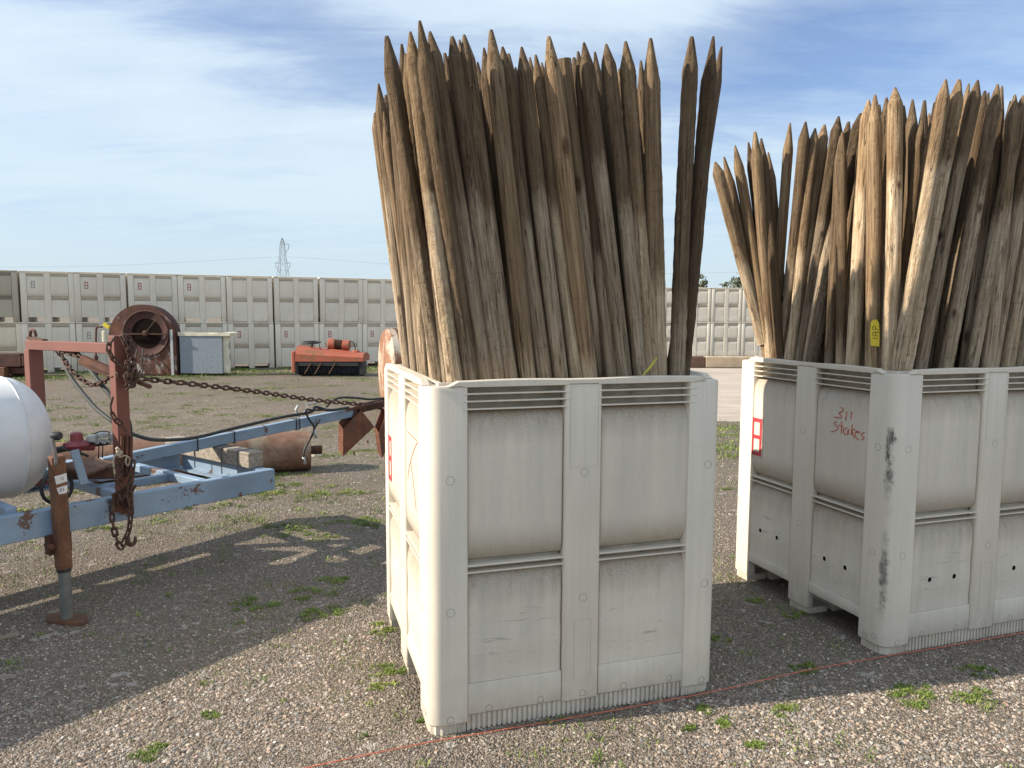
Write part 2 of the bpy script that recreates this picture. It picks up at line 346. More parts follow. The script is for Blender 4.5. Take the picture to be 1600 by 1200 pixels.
simple('bark', (0.10, 0.075, 0.05), 0.9)
simple('crown_leaf', (0.11, 0.13, 0.085), 0.7, var=0.35, scale=1.5)
simple('kerb_brown', (0.12, 0.065, 0.045), 0.8, scale=3)
simple('kerb_tan', (0.44, 0.34, 0.235), 0.85, scale=3)

def galv():
    nt, b = mat('galvanised_sheet'); v = tc(nt)
    vo = N(nt, 'ShaderNodeTexVoronoi', Vector=v, Scale=55.0)
    c = N(nt, 'ShaderNodeSeparateColor', i0=vo.outputs['Color'])
    col = ramp(nt, c.outputs[0], [(0.0, (0.21, 0.245, 0.28)), (1.0, (0.28, 0.32, 0.355))])
    setc(nt, b.inputs['Base Color'], col); b.inputs['Roughness'].default_value = 0.55; b.inputs['Metallic'].default_value = 0.25
galv()
def road_mat():
    nt, b = mat('road_concrete'); v = tc(nt)
    n = noise(nt, v, 0.8, 7, 0.65); s = noise(nt, tc(nt, scale=(0.3, 2.2, 1)), 1.0, 6, 0.6)
    col = ramp(nt, n, [(0.3, (0.36, 0.295, 0.24)), (0.7, (0.50, 0.42, 0.35))])
    col = mixc(nt, ramp(nt, s, [(0.52, 0.0), (0.60, 0.6)]), col, (0.24, 0.20, 0.18))
    setc(nt, b.inputs['Base Color'], col); b.inputs['Roughness'].default_value = 0.9
road_mat()
def timber_mat():
    nt, b = mat('grey_timber'); v = tc(nt, scale=(3, 60, 60))
    n = noise(nt, v, 1.0, 6, 0.6)
    col = ramp(nt, n, [(0.3, (0.17, 0.14, 0.11)), (0.7, (0.38, 0.33, 0.27))])
    setc(nt, b.inputs['Base Color'], col); b.inputs['Roughness'].default_value = 0.9; bump(nt, b, n, 0.5, 0.006)
timber_mat()

# ------------------------------------------------------------------ mesh helpers
def NB(): return bmesh.new()
def build(name, bm, mt, parent=None, smooth=False, autos=None):
    bmesh.ops.recalc_face_normals(bm, faces=bm.faces[:])
    me = bpy.data.meshes.new(name); bm.to_mesh(me); bm.free()
    if smooth:
        for p in me.polygons: p.use_smooth = True
    if autos is not None:
        me.set_sharp_from_angle(angle=R(autos))
    if mt: me.materials.append(MATS[mt])
    o = bpy.data.objects.new(name, me); COL.objects.link(o)
    if parent is not None: o.parent = parent
    return o
def inst(name, me, parent=None, mw=None):
    o = bpy.data.objects.new(name, me); COL.objects.link(o)
    if parent is not None: o.parent = parent
    if mw is not None: o.matrix_local = mw
    return o
def empty(name, loc=(0, 0, 0), rz=0.0):
    o = bpy.data.objects.new(name, None); COL.objects.link(o); o.location = loc; o.rotation_euler = (0, 0, rz)
    o.empty_display_size = 0.2
    return o
def tag(o, label=None, cat=None, group=None, kind=None):
    if label: o['label'] = label
    if cat: o['category'] = cat
    if group: o['group'] = group
    if kind: o['kind'] = kind
    return o
def add_box(bm, lo, hi, M=None, bev=0.0, seg=1):
    r = bmesh.ops.create_cube(bm, size=1)
    vs = r['verts']
    lo = Vector(lo); hi = Vector(hi)
    for v in vs: v.co = Vector((lo[i]+(v.co[i]+0.5)*(hi[i]-lo[i]) for i in range(3)))
    if bev > 0:
        es = list({e for v in vs for e in v.link_edges})
        rr = bmesh.ops.bevel(bm, geom=es, offset=bev, segments=seg, affect='EDGES', profile=0.5)
        vs = list({v for f in rr['faces'] for v in f.verts}) if M is not None else vs
        if M is not None:
            # collect whole island
            seen = set(vs); st = list(vs)
            while st:
                v = st.pop()
                for e in v.link_edges:
                    w = e.other_vert(v)
                    if w not in seen: seen.add(w); st.append(w)
            vs = list(seen)
    if M is not None:
        for v in vs: v.co = M @ v.co
    return vs
def frame(A, B, up=Vector((0, 0, 1))):
    A = Vector(A); B = Vector(B); x = (B-A).normalized(); y = Vector(up).cross(x)
    if y.length < 1e-4: y = Vector((1, 0, 0)).cross(x)
    y.normalize(); z = x.cross(y)
    return Matrix(((x.x, y.x, z.x, A.x), (x.y, y.y, z.y, A.y), (x.z, y.z, z.z, A.z), (0, 0, 0, 1))), (B-A).length
def add_beam(bm, A, B, w, h, up=Vector((0, 0, 1)), bev=0.0, ext=0.0, seg=1):
    M, L = frame(A, B, up)
    add_box(bm, (-ext, -w/2, -h/2), (L+ext, w/2, h/2), M, bev, seg)
def smooth_path(pts, n=6):
    P = [Vector(p) for p in pts]; out = []
    for i in range(len(P)-1):
        p0 = P[max(i-1, 0)]; p1 = P[i]; p2 = P[i+1]; p3 = P[min(i+2, len(P)-1)]
        for k in range(n):
            t = k/n
            out.append(0.5*((2*p1)+(-p0+p2)*t+(2*p0-5*p1+4*p2-p3)*t*t+(-p0+3*p1-3*p2+p3)*t**3))
    out.append(P[-1]); return out
def add_tube(bm, pts, r, n=8, closed=False):
    P = [Vector(p) for p in pts]; rings = []; prev = None
    rr = r if isinstance(r, (list, tuple)) else [r]*len(P)
    for i, p in enumerate(P):
        if closed: t = (P[(i+1) % len(P)]-P[i-1])
        else: t = P[min(i+1, len(P)-1)]-P[max(i-1, 0)]
        if t.length < 1e-9: t = Vector((0, 0, 1))
        t.normalize()
        if prev is None:
            a = Vector((0, 0, 1)) if abs(t.z) < 0.9 else Vector((1, 0, 0)); s = t.cross(a).normalized()
        else:
            s = prev-t*prev.dot(t)
            s = s.normalized() if s.length > 1e-6 else t.orthogonal().normalized()
        prev = s; q = t.cross(s)
        rings.append([bm.verts.new(p+(s*math.cos(2*math.pi*k/n)+q*math.sin(2*math.pi*k/n))*rr[i]) for k in range(n)])
    m_ = len(rings)
    for i in range(m_ if closed else m_-1):
        a = rings[i]; b = rings[(i+1) % m_]
        for k in range(n): bm.faces.new((a[k], a[(k+1) % n], b[(k+1) % n], b[k]))
    if not closed: bm.faces.new(rings[0][::-1]); bm.faces.new(rings[-1])
def add_lathe(bm, prof, M, n=24):
    """prof: (r, x) along local x axis; closed ends if r==0"""
    rings = []
    for r, x in prof:
        if r < 1e-6: rings.append([bm.verts.new(M @ Vector((x, 0, 0)))])
        else: rings.append([bm.verts.new(M @ Vector((x, r*math.cos(2*math.pi*k/n), r*math.sin(2*math.pi*k/n)))) for k in range(n)])
    for a, b in zip(rings, rings[1:]):
        for k in range(n):
            k2 = (k+1) % n
            if len(a) == 1 and len(b) == 1: continue
            if len(a) == 1: bm.faces.new((a[0], b[k2], b[k]))
            elif len(b) == 1: bm.faces.new((a[k], a[k2], b[0]))
            else: bm.faces.new((a[k], a[k2], b[k2], b[k]))
    if len(rings[0]) > 1: bm.faces.new(rings[0][::-1])
    if len(rings[-1]) > 1: bm.faces.new(rings[-1])
def add_prism(bm, poly, f0, f1):
    """poly of 2-D points; f0, f1 map a 2-D point to 3-D for the two ends"""
    a = [bm.verts.new(f0(*p)) for p in poly]; b = [bm.verts.new(f1(*p)) for p in poly]; n = len(poly)
    bm.faces.new(a[::-1]); bm.faces.new(b)
    for k in range(n): bm.faces.new((a[k], a[(k+1) % n], b[(k+1) % n], b[k]))

# ------------------------------------------------------------------ SETTING: ground, road
bm = NB(); S_ = 900
vs = [bm.verts.new(p) for p in ((-S_, -S_, 0), (S_, -S_, 0), (S_, S_, 0), (-S_, S_, 0))]; bm.faces.new(vs)
tag(build('ground', bm, 'gravel_ground'), kind='structure')
bm = NB()
vs = [bm.verts.new(p) for p in ((1.0, 10.1, .004), (45, 6.0, .004), (45, 20, .004), (1.6, 20.2, .004))]; bm.faces.new(vs)
tag(build('road', bm, 'road_concrete'), kind='structure')

# ------------------------------------------------------------------ BINS
BW, BD, BH = 1.107, 1.067, 1.2
def face_maps():
    return {'front': (BW, 'F', lambda s, z, d: Vector((s, d, z))),
            'back': (BW, 'F', lambda s, z, d: Vector((BW-s, BD-d, z))),
            'left': (BD, 'L', lambda s, z, d: Vector((d, s, z))),
            'right': (BD, 'L', lambda s, z, d: Vector((BW-d, s, z)))}
RIBZ = (1.120, 1.146, 1.171, 1.196); GRZ = (0.563, 0.586)
def bays(w):
    m0 = w/2-0.069; m1 = w/2+0.069
    return ((0.137, m0), (m1, w-0.122 if w > 1.08 else w-0.128)), m0, m1
def fbox(bm, F, s0, s1, z0, z1, d0, d1, bev=0.0, seg=1):
    cs = [F(s0, z0, d0), F(s1, z1, d1)]
    lo = [min(a, b) for a, b in zip(*cs)]; hi = [max(a, b) for a, b in zip(*cs)]
    add_box(bm, lo, hi, None, bev, seg)
def heightpanel(F, s0, s1, z0, z1, dfun, ns, nz, back=0.05):
    bm = NB()
    def spaced(a, b, n, e=0.25):
        t = np.linspace(0, 1, n+1); t = t-np.sin(2*math.pi*t)/(2*math.pi)*0.75; return a+(b-a)*t
    ss = spaced(s0, s1, ns); zs = spaced(z0, z1, nz)
    g = [[bm.verts.new(F(s, z, dfun(s, z))) for s in ss] for z in zs]
    for i in range(nz):
        for j in range(ns): bm.faces.new((g[i][j], g[i][j+1], g[i+1][j+1], g[i+1][j]))
    ring = [g[0][j] for j in range(ns+1)]+[g[i][ns] for i in range(1, nz+1)]+[g[nz][j] for j in range(ns-1, -1, -1)]+[g[i][0] for i in range(nz-1, 0, -1)]
    ringp = [(ss[j], z0) for j in range(ns+1)]+[(s1, zs[i]) for i in range(1, nz+1)]+[(ss[j], z1) for j in range(ns-1, -1, -1)]+[(s0, zs[i]) for i in range(nz-1, 0, -1)]
    rb = [bm.verts.new(F(s, z, back)) for s, z in ringp]
    for k in range(len(ring)):
        k2 = (k+1) % len(ring); bm.faces.new((ring[k], rb[k], rb[k2], ring[k2]))
    bm.faces.new(rb)
    return bm
def qround(x, w):
    t = min(max(x/w, 0), 1); return 1-math.sqrt(max(0, 1-(1-t)**2))       # 1 at the edge, 0 inside
def upper_d(s0, s1, z0, z1, side=.32):
    def f(s, z):
        e = max(side*qround(s-s0, .028), side*qround(s1-s, .030), 0.95*qround(z1-z, .10), qround(z-z0, .085))
        return 0.004+0.042*e
    return f
def lower_d(s0, s1, z0, z1, side=.32):
    def f(s, z):
        e = max(side*qround(s-s0, .018), side*qround(s1-s, .022), qround(z1-z, .09))
        return 0.007+0.036*e+0.0015*math.sin(z*37)
    return f

def corner_poly():
    r = 0.05; P = [(0.137, 0.0)]
    for k in range(9):
        a = math.pi/2*k/8; P.append((r-r*math.sin(a), r-r*math.cos(a)))
    P += [(0.0, 0.137), (0.012, 0.142), (0.045, 0.142), (0.05, 0.05), (0.142, 0.045), (0.142, 0.012)]
    return P

def make_bin(name, label, holes=False, scuffcorner=False, group='plastic bins of stakes'):
    root = empty(name); tag(root, label, 'bin', group)
    mt = 'bin_plastic'; mp_ = 'bin_panel_plastic'
    # inner shell: four walls and floor
    bm = NB(); t0, t1 = 0.052, 0.066
    add_box(bm, (t0, t0, .118), (BW-t0, BD-t0, .150))
    add_box(bm, (t0, t0, .1505), (BW-t0, t1, 1.205)); add_box(bm, (t0, BD-t1, .1505), (BW-t0, BD-t0, 1.205))
    add_box(bm, (t0, t1+.0005, .1505), (t1, BD-t1-.0005, 1.205)); add_box(bm, (BW-t1, t1+.0005, .1505), (BW-t0, BD-t1-.0005, 1.205))
    build('shell', bm, mt, root)
    # corner posts
    P = corner_poly()
    for ix, (fx, fy) in enumerate(((0, 0), (1, 0), (0, 1), (1, 1))):
        bm = NB()
        def fz(z, ins=0.0):
            def g(a, b):
                a = a+ins*(1 if a < .02 else 0); b = b+ins*(1 if b < .02 else 0)
                return Vector((BW-a if fx else a, BD-b if fy else b, z))
            return g
        prof = [(.034, .006), (.040, 0), (1.188, 0), (1.196, .004)]
        rings = [[bm.verts.new(fz(z, i)(*p)) for p in P] for z, i in prof]
        for a, b in zip(rings, rings[1:]):
            for k in range(len(P)): bm.faces.new((a[k], a[(k+1) % len(P)], b[(k+1) % len(P)], b[k]))
        bm.faces.new(rings[0]); bm.faces.new(rings[-1])
        o = build('corner_post', bm, 'bin_plastic_scuffed' if (scuffcorner and ix == 0) else mt, root, True, 35)
        # fluted foot under it
        bm = NB(); Q = []
        base = [(0.135, 0.012)]
        for k in range(7):
            a = math.pi/2*k/6; base.append((0.052-0.04*math.sin(a), 0.052-0.04*math.cos(a)))
        base.append((0.012, 0.135))
        for (a0, b0), (a1, b1) in zip(base, base[1:]):
            L = math.hypot(a1-a0, b1-b0); n = max(1, int(L/.007)); nx, ny = (b1-b0)/L, -(a1-a0)/L
            for k in range(n):
                t = k/n; off = 0.0035 if len(Q) % 2 else -0.0015
                Q.append((a0+(a1-a0)*t-nx*off, b0+(b1-b0)*t-ny*off))
        Q += [(0.012, 0.135), (0.13, 0.13), (0.135, 0.012)][1:2]
        add_prism(bm, Q, lambda a, b: Vector((BW-a if fx else a, BD-b if fy else b, 0.0)), lambda a, b: Vector((BW-a if fx else a, BD-b if fy else b, 0.0338)))
        build('foot', bm, mt, root)
    for fn, (w, typ, F) in face_maps().items():
        (bA, bB), m0, m1 = bays(w)
        # middle post
        bm = NB(); fbox(bm, F, m0, m1, .052 if typ == 'F' else .030, 1.197, 0.0, 0.043, .009, 3)
        build('middle_post', bm, mt, root, True, 35)
        if typ == 'L':
            bm = NB(); n = 16
            for k in range(n):
                s = m0+.006+(m1-m0-.012)*k/n; fbox(bm, F, s, s+(m1-m0-.012)/n*.72, 0, .0295, .010, .13)
            fbox(bm, F, m0+.008, m1-.008, 0.001, .0285, .014, .128)
            build('foot', bm, mt, root)
        else:
            bm = NB(); s = .139
            while s < w-.139:
                fbox(bm, F, s, s+.0105, .0, .056, .013, .05); s += .0185
            fbox(bm, F, .1385, w-.1385, .002, .058, .019, .16)
            build('skid', bm, mt, root)
        for (s0, s1) in (bA, bB):
            s0 += .0015; s1 -= .0015
            f = upper_d(s0, s1, .596, 1.112)
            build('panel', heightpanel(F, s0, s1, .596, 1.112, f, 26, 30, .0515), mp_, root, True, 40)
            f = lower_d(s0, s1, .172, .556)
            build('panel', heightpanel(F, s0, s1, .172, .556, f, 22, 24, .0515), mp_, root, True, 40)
            zb = .060 if typ == 'F' else .116
            bm = NB(); fbox(bm, F, s0, s1, zb, .1715, .004, .0444, .006, 2)
            build('lower_band', bm, mp_, root, True, 35)
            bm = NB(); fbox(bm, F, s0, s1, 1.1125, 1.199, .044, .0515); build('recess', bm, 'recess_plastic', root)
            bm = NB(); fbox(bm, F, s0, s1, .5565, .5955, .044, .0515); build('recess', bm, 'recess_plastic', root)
            for zr in RIBZ+GRZ:
                bm = NB()
                ex = .016
                fbox(bm, F, s0-ex, s1+ex, zr-.0028, zr+.0022, -0.0012 if zr > 1 else .002, .0438, .0012)
                build('rib', bm, mt, root)
            if holes:
                for fr in (.30, .70):
                    s = s0+(s1-s0)*fr; dd = lower_d(s0, s1, .172, .556)(s, .31)
                    bm = NB()
                    ring = [F(s+.0115*math.cos(a), .31+.0125*math.sin(a), dd+.0005) for a in np.linspace(0, 2*math.pi, 17)[:-1]]
                    add_tube(bm, ring, .002, 6, True)
                    o1 = build('drain_hole', bm, mt, root, True)
                    bm = NB()
                    add_prism(bm, [(math.cos(a), math.sin(a)) for a in np.linspace(0, 2*math.pi, 17)[:-1]],
                              lambda a, b: F(s+.0112*a, .31+.0122*b, dd-.0008), lambda a, b: F(s+.0112*a, .31+.0122*b, dd+.004))
                    build('hole', bm, 'dark_void', o1)  # solid dark disc, painted for the shade inside the hole
        # rim of the two bays
        bm = NB(); n = 28; poly = []
        a0, a1 = .074, w-.074
        top = []
        for k in range(n+1):
            s = a0+(a1-a0)*k/n; ph = min((s-a0), (a1-s)); mid = abs(s-w/2)
            z = 1.197+.017*min(1, ph/.016)+.0035*math.sin(min(1, max(0, (mid-.06)/.36))*math.pi)
            top.append((s, z))
        rings = []
        for s, z in top:
            rings.append([bm.verts.new(F(s, 1.1975, -.001)), bm.verts.new(F(s, z-.003, -.001)), bm.verts.new(F(s, z, .002)), bm.verts.new(F(s, z, .026)), bm.verts.new(F(s, 1.1975, .044))])
        for a, b in zip(rings, rings[1:]):
            for k in range(5): bm.faces.new((a[k], a[(k+1) % 5], b[(k+1) % 5], b[k]))
        bm.faces.new(rings[0]); bm.faces.new(rings[-1])
        build('rim', bm, mt, root)
        # embossed circles, D marks and label frames on the posts
        bm = NB()
        for s in (.08, w/2+.006, w-.056):
            for z in (.885, .433):
                add_tube(bm, [F(s+.0145*math.cos(a), z+.0145*math.sin(a), .0002) for a in np.linspace(0, 2*math.pi, 25)[:-1]], .0009, 5, True)
        marks = [(.078, .056), (.215, .076), (.404, .078), (w/2+.010, .079), (.727, .079), (.914, .081), (w-.056, .057)]
        if typ == 'L': marks = [(.05, .075), (.10, .06), (w/2-.03, .06), (w/2+.03, .06), (w-.07, .06)]
        for s, z in marks:
            dd = .0002 if (s < .137 or s > w-.13 or abs(s-w/2) < .07) else .0042
            pts = [F(s-.011, z-.011, dd), F(s+.011, z-.011, dd)]+[F(s+.011*math.cos(a), z+.011*math.sin(a), dd) for a in np.linspace(0, math.pi, 9)]
            add_tube(bm, pts, .0011, 5, True)
        def rect(sa, sb, za, zb, d=.0002):
            add_tube(bm, [F(sa, za, d), F(sb, za, d), F(sb, zb, d), F(sa, zb, d)], .0007, 4, True)
        if typ == 'F': rect(w/2-.026, w/2+.038, .14, .352); rect(w/2-.05, w/2+.055, .905, 1.188)
        tag(build('embossed_mark', bm, 'emboss_shade', root, False), kind='stuff')
        if typ == 'L':
            bm = NB()
            for (s0, s1) in (bA, bB):
                add_tube(bm, [F(s0+.05, .965, .006), F(s1-.05, .965, .006), F(s1-.05, 1.035, .008), F(s0+.05, 1.035, .008)], .0009, 4, True)
            tag(build('embossed_mark', bm, 'emboss_shade', root, False), kind='stuff')
    bm = NB(); add_box(bm, (.16, BD/2-.07, 0), (BW-.16, BD/2+.07, .117)); build('skid', bm, mt, root)
    return root

A1 = Vector((-0.2786, 2.3637, 0)); a1 = 0.30155
A2 = Vector((1.566, 2.9794, 0)); a2 = 0.31851
bin1 = make_bin('plastic_bin', 'white plastic bin of tall stakes nearest the camera, plain shaded front')
bin1.location = A1; bin1.rotation_euler = (0, 0, a1)
bin2 = make_bin('plastic_bin', 'white plastic bin with black corner scuff and red handwriting, right of the other', holes=True, scuffcorner=True)
bin2.location = A2; bin2.rotation_euler = (0, 0, a2)
for b_ in (bin1, bin2):
    for o in b_.children_recursive: o.color = (1, 1, 1, 1)

def marking(parent, F, s, z, w, h, d, mt='marking_red', t=.0015, line=.2):
    """two stacked open boxes: the squared B / 8 shaped stencil"""
    bm = NB(); l = w*line
    bars = [(s, s+l, z, z+h), (s+w-l, s+w, z, z+h), (s+l, s+w-l, z, z+l*1.25), (s+l, s+w-l, z+h-l*1.25, z+h), (s+l, s+w-l, z+h*.5-l*.6, z+h*.5+l*.6)]
    for a, b, c, e in bars: fbox(bm, F, a, b, c, e, d-t, d+.003)
    return build('stencil_mark', bm, mt, parent)
FM = face_maps()
FL = FM['left'][2]
marking(bin2, FL, .852, .70, .083, .198, .0035)
bm = NB(); rect = [(.843, .690), (.944, .690), (.944, .908), (.843, .908)]
add_tube(bm, [FL(s, z, .0032) for s, z in rect], .0012, 4, True); build('stencil_outline', bm, 'marking_faded_red', bin2)
marking(bin1, FL, .84, .70, .083, .198, .0035)
(LA, LB), _m0, _m1 = bays(BD); _fa = upper_d(LA[0], LA[1], .596, 1.112)
def UPD(s, z): return _fa(s, z)
# handwriting, strokes measured on the left face
def on_left(px, py, A, a):
    d = ray(px, py); u = np.array([-math.sin(a), math.cos(a)]); n = np.array([math.cos(a), math.sin(a)])
    t = (np.array(A[:2])@n)/(d[:2]@n); X = t*d; return float((X[:2]-np.array(A[:2]))@u), float(X[2]+CAMH)
strokes = [[(430, 260), (495, 310), (485, 350), (410, 385), (395, 415), (445, 450), (460, 490), (440, 510), (350, 500), (270, 492)],
           [(585, 365), (565, 450), (548, 570)], [(700, 360), (680, 450), (682, 540)],
           [(350, 600), (285, 620), (275, 650), (350, 715), (365, 760), (330, 800), (205, 840)], [(450, 600), (458, 720), (445, 880)], [(380, 680), (495, 725)],
           [(580, 740), (510, 780), (500, 850), (545, 895), (600, 890), (620, 800), (600, 790)], [(605, 800), (600, 860), (630, 885)],
           [(712, 670), (690, 800), (685, 920)], [(780, 780), (700, 805), (725, 900), (750, 990)],
           [(790, 850), (870, 860), (850, 825), (790, 840), (775, 900), (800, 985), (860, 1030)],
           [(995, 860), (925, 880), (925, 915), (980, 970), (975, 1005), (915, 1035)]]
bm = NB()
for st in strokes:
    pts = []
    for x, y in st:
        s, z = on_left(1290+x/15, 620+y/15, A2, a2); s += .024; pts.append(FL(s, z, UPD(s, z)-.0004))
    add_tube(bm, smooth_path(pts, 3), .0024, 5)
build('handwriting', bm, 'marker_red', bin2)
bm = NB()
for st in ([(355, 655), (325, 720), (290, 850), (280, 945)], [(300, 800), (320, 950), (345, 1190)], [(275, 570), (350, 645)]):
    pts = []
    for x, y in st:
        s, z = on_left(580+x/5, 560+y/5, A1, a1); s = min(max(s, .15), .45); pts.append(FL(s, z, UPD(s, z)-.0002))
    add_tube(bm, smooth_path(pts, 3), .0018, 5)
build('handwriting', bm, 'marker_red', bin1)

# ------------------------------------------------------------------ STAKES
def stake_mesh(kind, seed):
    """unit stake: z 0..1 scaled later by length; radius in metres"""
    rnd = random.Random(seed); bm = NB(); L = 2.4; n = 14 if kind != 'bark' else 22
    zs = list(np.linspace(0, L-.19, 18 if kind != 'bark' else 110))+list(np.linspace(L-.175, L-.012, 9 if kind != 'bark' else 18))+[L]
    flat = kind == 'flat'
    bx = rnd.uniform(-.006, .006); by = rnd.uniform(-.006, .006); rings = []
    amp = {'smooth': .035, 'bark': .11, 'flat': .03}[kind]
    tipa = rnd.uniform(0.12, 0.17); r1 = rnd.uniform(.15, .27)
    for z in zs:
        r = .031*(1.04-.05*z/L)
        if z > L-tipa and not flat:
            t = (z-(L-tipa))/tipa; r *= (1-t*(1-r1)) if t < .98 else r1*.85
        ox = bx*math.sin(z/L*math.pi)+.0015*math.sin(z*3+seed); oy = by*math.sin(z/L*math.pi*1.2)
        rg = []
        for k in range(n):
            a = 2*math.pi*k/n
            nn = mnoise.noise(Vector((math.cos(a)*1.3+seed*3.1, math.sin(a)*1.3, z*2.2)))
            if kind == 'bark' and z < L-.10: nn = nn*.5+.8*mnoise.noise(Vector((math.cos(a)*3+seed, math.sin(a)*3, z*24)))+.5*mnoise.noise(Vector((math.cos(a)*7+seed, math.sin(a)*7, z*60)))
            rr = r*(1+amp*nn+.03*math.cos(2*a+seed))
            rg.append(bm.verts.new((ox+rr*math.cos(a), oy+rr*math.sin(a), z)))
        rings.append(rg)
    for a, b in zip(rings, rings[1:]):
        for k in range(n): bm.faces.new((a[k], a[(k+1) % n], b[(k+1) % n], b[k]))
    bm.faces.new(rings[0][::-1]); bm.faces.new(rings[-1])
    bmesh.ops.recalc_face_normals(bm, faces=bm.faces[:])
    me = bpy.data.meshes.new('stake'); bm.to_mesh(me); bm.free()
    for p in me.polygons: p.use_smooth = True
    me.set_sharp_from_angle(angle=R(50))
    me.materials.append(MATS['stake_wood'])
    return me
SM = {'s': [stake_mesh('smooth', i) for i in range(8)], 'b': [stake_mesh('bark', 20+i) for i in range(6)], 'f': [stake_mesh('flat', 40)]}

def local(A, a, P):
    c, s = math.cos(a), math.sin(a); dx, dy = P[0]-A[0], P[1]-A[1]
    return Vector((dx*c+dy*s, -dx*s+dy*c, P[2]))
def world(A, a, P):
    c, s = math.cos(a), math.sin(a)
    return Vector((A[0]+P[0]*c-P[1]*s, A[1]+P[0]*s+P[1]*c, P[2]))
def on_plane_t(A, a, px, py, t):
    """ray against the plane at depth t behind the bin's front"""
    d = ray(px, py); n = np.array([-math.sin(a), math.cos(a)])
    k = (np.array(A[:2])@n+t)/(d[:2]@n); return Vector(CP+d*k)
ORD = ['', 'first', 'second', 'third', 'fourth', 'fifth', 'sixth', 'seventh', 'eighth', 'ninth', 'tenth', 'eleventh', 'twelfth', 'thirteenth', 'fourteenth', 'fifteenth', 'sixteenth', 'seventeenth', 'eighteenth', 'nineteenth', 'twentieth']
def ordn(n):
    if n <= 20: return ORD[n]
    tens = {2: 'twenty', 3: 'thirty', 4: 'forty'}[n//10]
    return tens+'-'+ORD[n % 10] if n % 10 else {30: 'thirtieth', 40: 'fortieth'}[n]

def put_stake(rim, tip, d, kind, grey, tone, bark, zfloor=.152, seed=0):
    dirv = (tip-rim).normalized(); base = rim+dirv*((zfloor+.012-rim.z)/dirv.z)
    for k in range(60):                     # a leaning stake stops where it meets the bin's wall
        b_ = local(BINA, BINa, base); mr = .070+d/2
        if mr <= b_.x <= BW-mr and mr-.004 <= b_.y <= BD-mr: break
        base = base+dirv*.02
    L = (tip-base).length
    d *= .87; me = SM[kind][seed % len(SM[kind])]
    o = inst('wooden_stake', me)
    q = dirv.to_track_quat('Z', 'Y') @ Euler((0, 0, random.uniform(0, 6.28))).to_quaternion()
    o.rotation_mode = 'QUATERNION'; o.rotation_quaternion = q
    o.location = base; sc = d/.062; o.scale = (sc, sc, L/2.4)
    o.color = ((grey-.12)/2.5, tone, bark, 1)
    return o, base

# (tip x, tip y, x at the rim, depth at rim, depth at tip, diameter mm, kind, height where the grey lower part ends, dark tone, bark)
B1 = [
 (593, 188, 613, .95, .93, 50, 's', 1.9, .2, .2), (612, 118, 650, .52, .50, 56, 's', 1.7, .4, .3), (616, 96, 660, .40, .42, 56, 's', 1.5, .5, .3), (634, 84, 679, .30, .32, 54, 's', 1.6, .6, .3), (649, 96, 700, .2, .28, 54, 's', 1.4, .6, .3),
 (585, 176, 621, .86, .84, 50, 's', 1.3, .35, .2), (591, 131, 640, .62, .56, 58, 's', 1.9, .1, .1), (603, 148, 632, .72, .70, 50, 's', 1.5, .3, .2),
 (603, 57, 691, .065, .10, 68, 'b', 1.75, .15, .9), (627, 69, 668, .26, .30, 56, 'b', 1.6, .75, 1.), (640, 50, 715, .072, .22, 62, 'b', 1.6, .1, .7),
 (656, 33, 739, .066, .04, 66, 'b', 1.35, .05, .7), (673, 49, 761, .085, .17, 60, 's', 1.55, .2, .3), (695, 83, 770, .30, .36, 54, 's', 1.3, .5, .4), (706, 57, 779, .10, .20, 60, 'b', 1.7, .5, .6),
 (717, 62, 790, .24, .32, 56, 's', 1.4, .7, .3), (725, 54, 802, .075, .12, 62, 's', 1.5, .3, .2), (747, 97, 812, .30, .38, 52, 's', 1.4, .8, .5), (755, 75, 818, .17, .26, 58, 's', 1.6, .7, .4),
 (767, 47, 831, .062, .03, 68, 's', 1.3, .05, .15), (784, 73, 854, .09, .16, 60, 's', 1.5, .45, .2), (795, 84, 868, .22, .28, 56, 's', 1.5, .75, .4), (806, 105, 872, .32, .4, 50, 's', 1.5, .8, .3),
 (815, 73, 880, .072, .12, 60, 's', 1.62, .5, .3), (828, 90, 890, .28, .34, 50, 's', 1.5, .7, .3), (837, 86, 901, .11, .18, 58, 's', 1.75, .6, .5), (846, 98, 910, .26, .3, 50, 's', 1.4, .7, .3),
 (857, 57, 925, .066, .06, 74, 's', 1.3, .25, .2), (880, 94, 938, .17, .16, 66, 'f', 2.0, .3, .2), (896, 90, 948, .20, .26, 58, 's', 1.5, .85, .4), (903, 80, 958, .12, .2, 54, 's', 1.6, .7, .3),
 (913, 66, 981, .068, .09, 64, 's', 1.82, .45, .3), (929, 81, 986, .19, .26, 56, 's', 1.5, .7, .5), (942, 92, 990, .26, .32, 50, 's', 1.4, .6, .3), (948, 69, 1004, .075, .12, 64, 's', 1.55, .45, .5),
 (977, 65, 1021, .08, .10, 64, 'b', 1.45, .4, .8), (1001, 95, 1026, .20, .22, 54, 's', 1.4, .6, .3), (1016, 60, 1038, .064, .05, 70, 'b', 1.6, .2, .6),
 (1080, 58, 1067, .07, .06, 68, 'b', 1.5, .45, .6), (1116, 57, 1079, .135, .10, 66, 'b', 1.2, .35, 1.), (1128, 73, 1084, .22, .18, 52, 's', 1.3, .3, .3)]
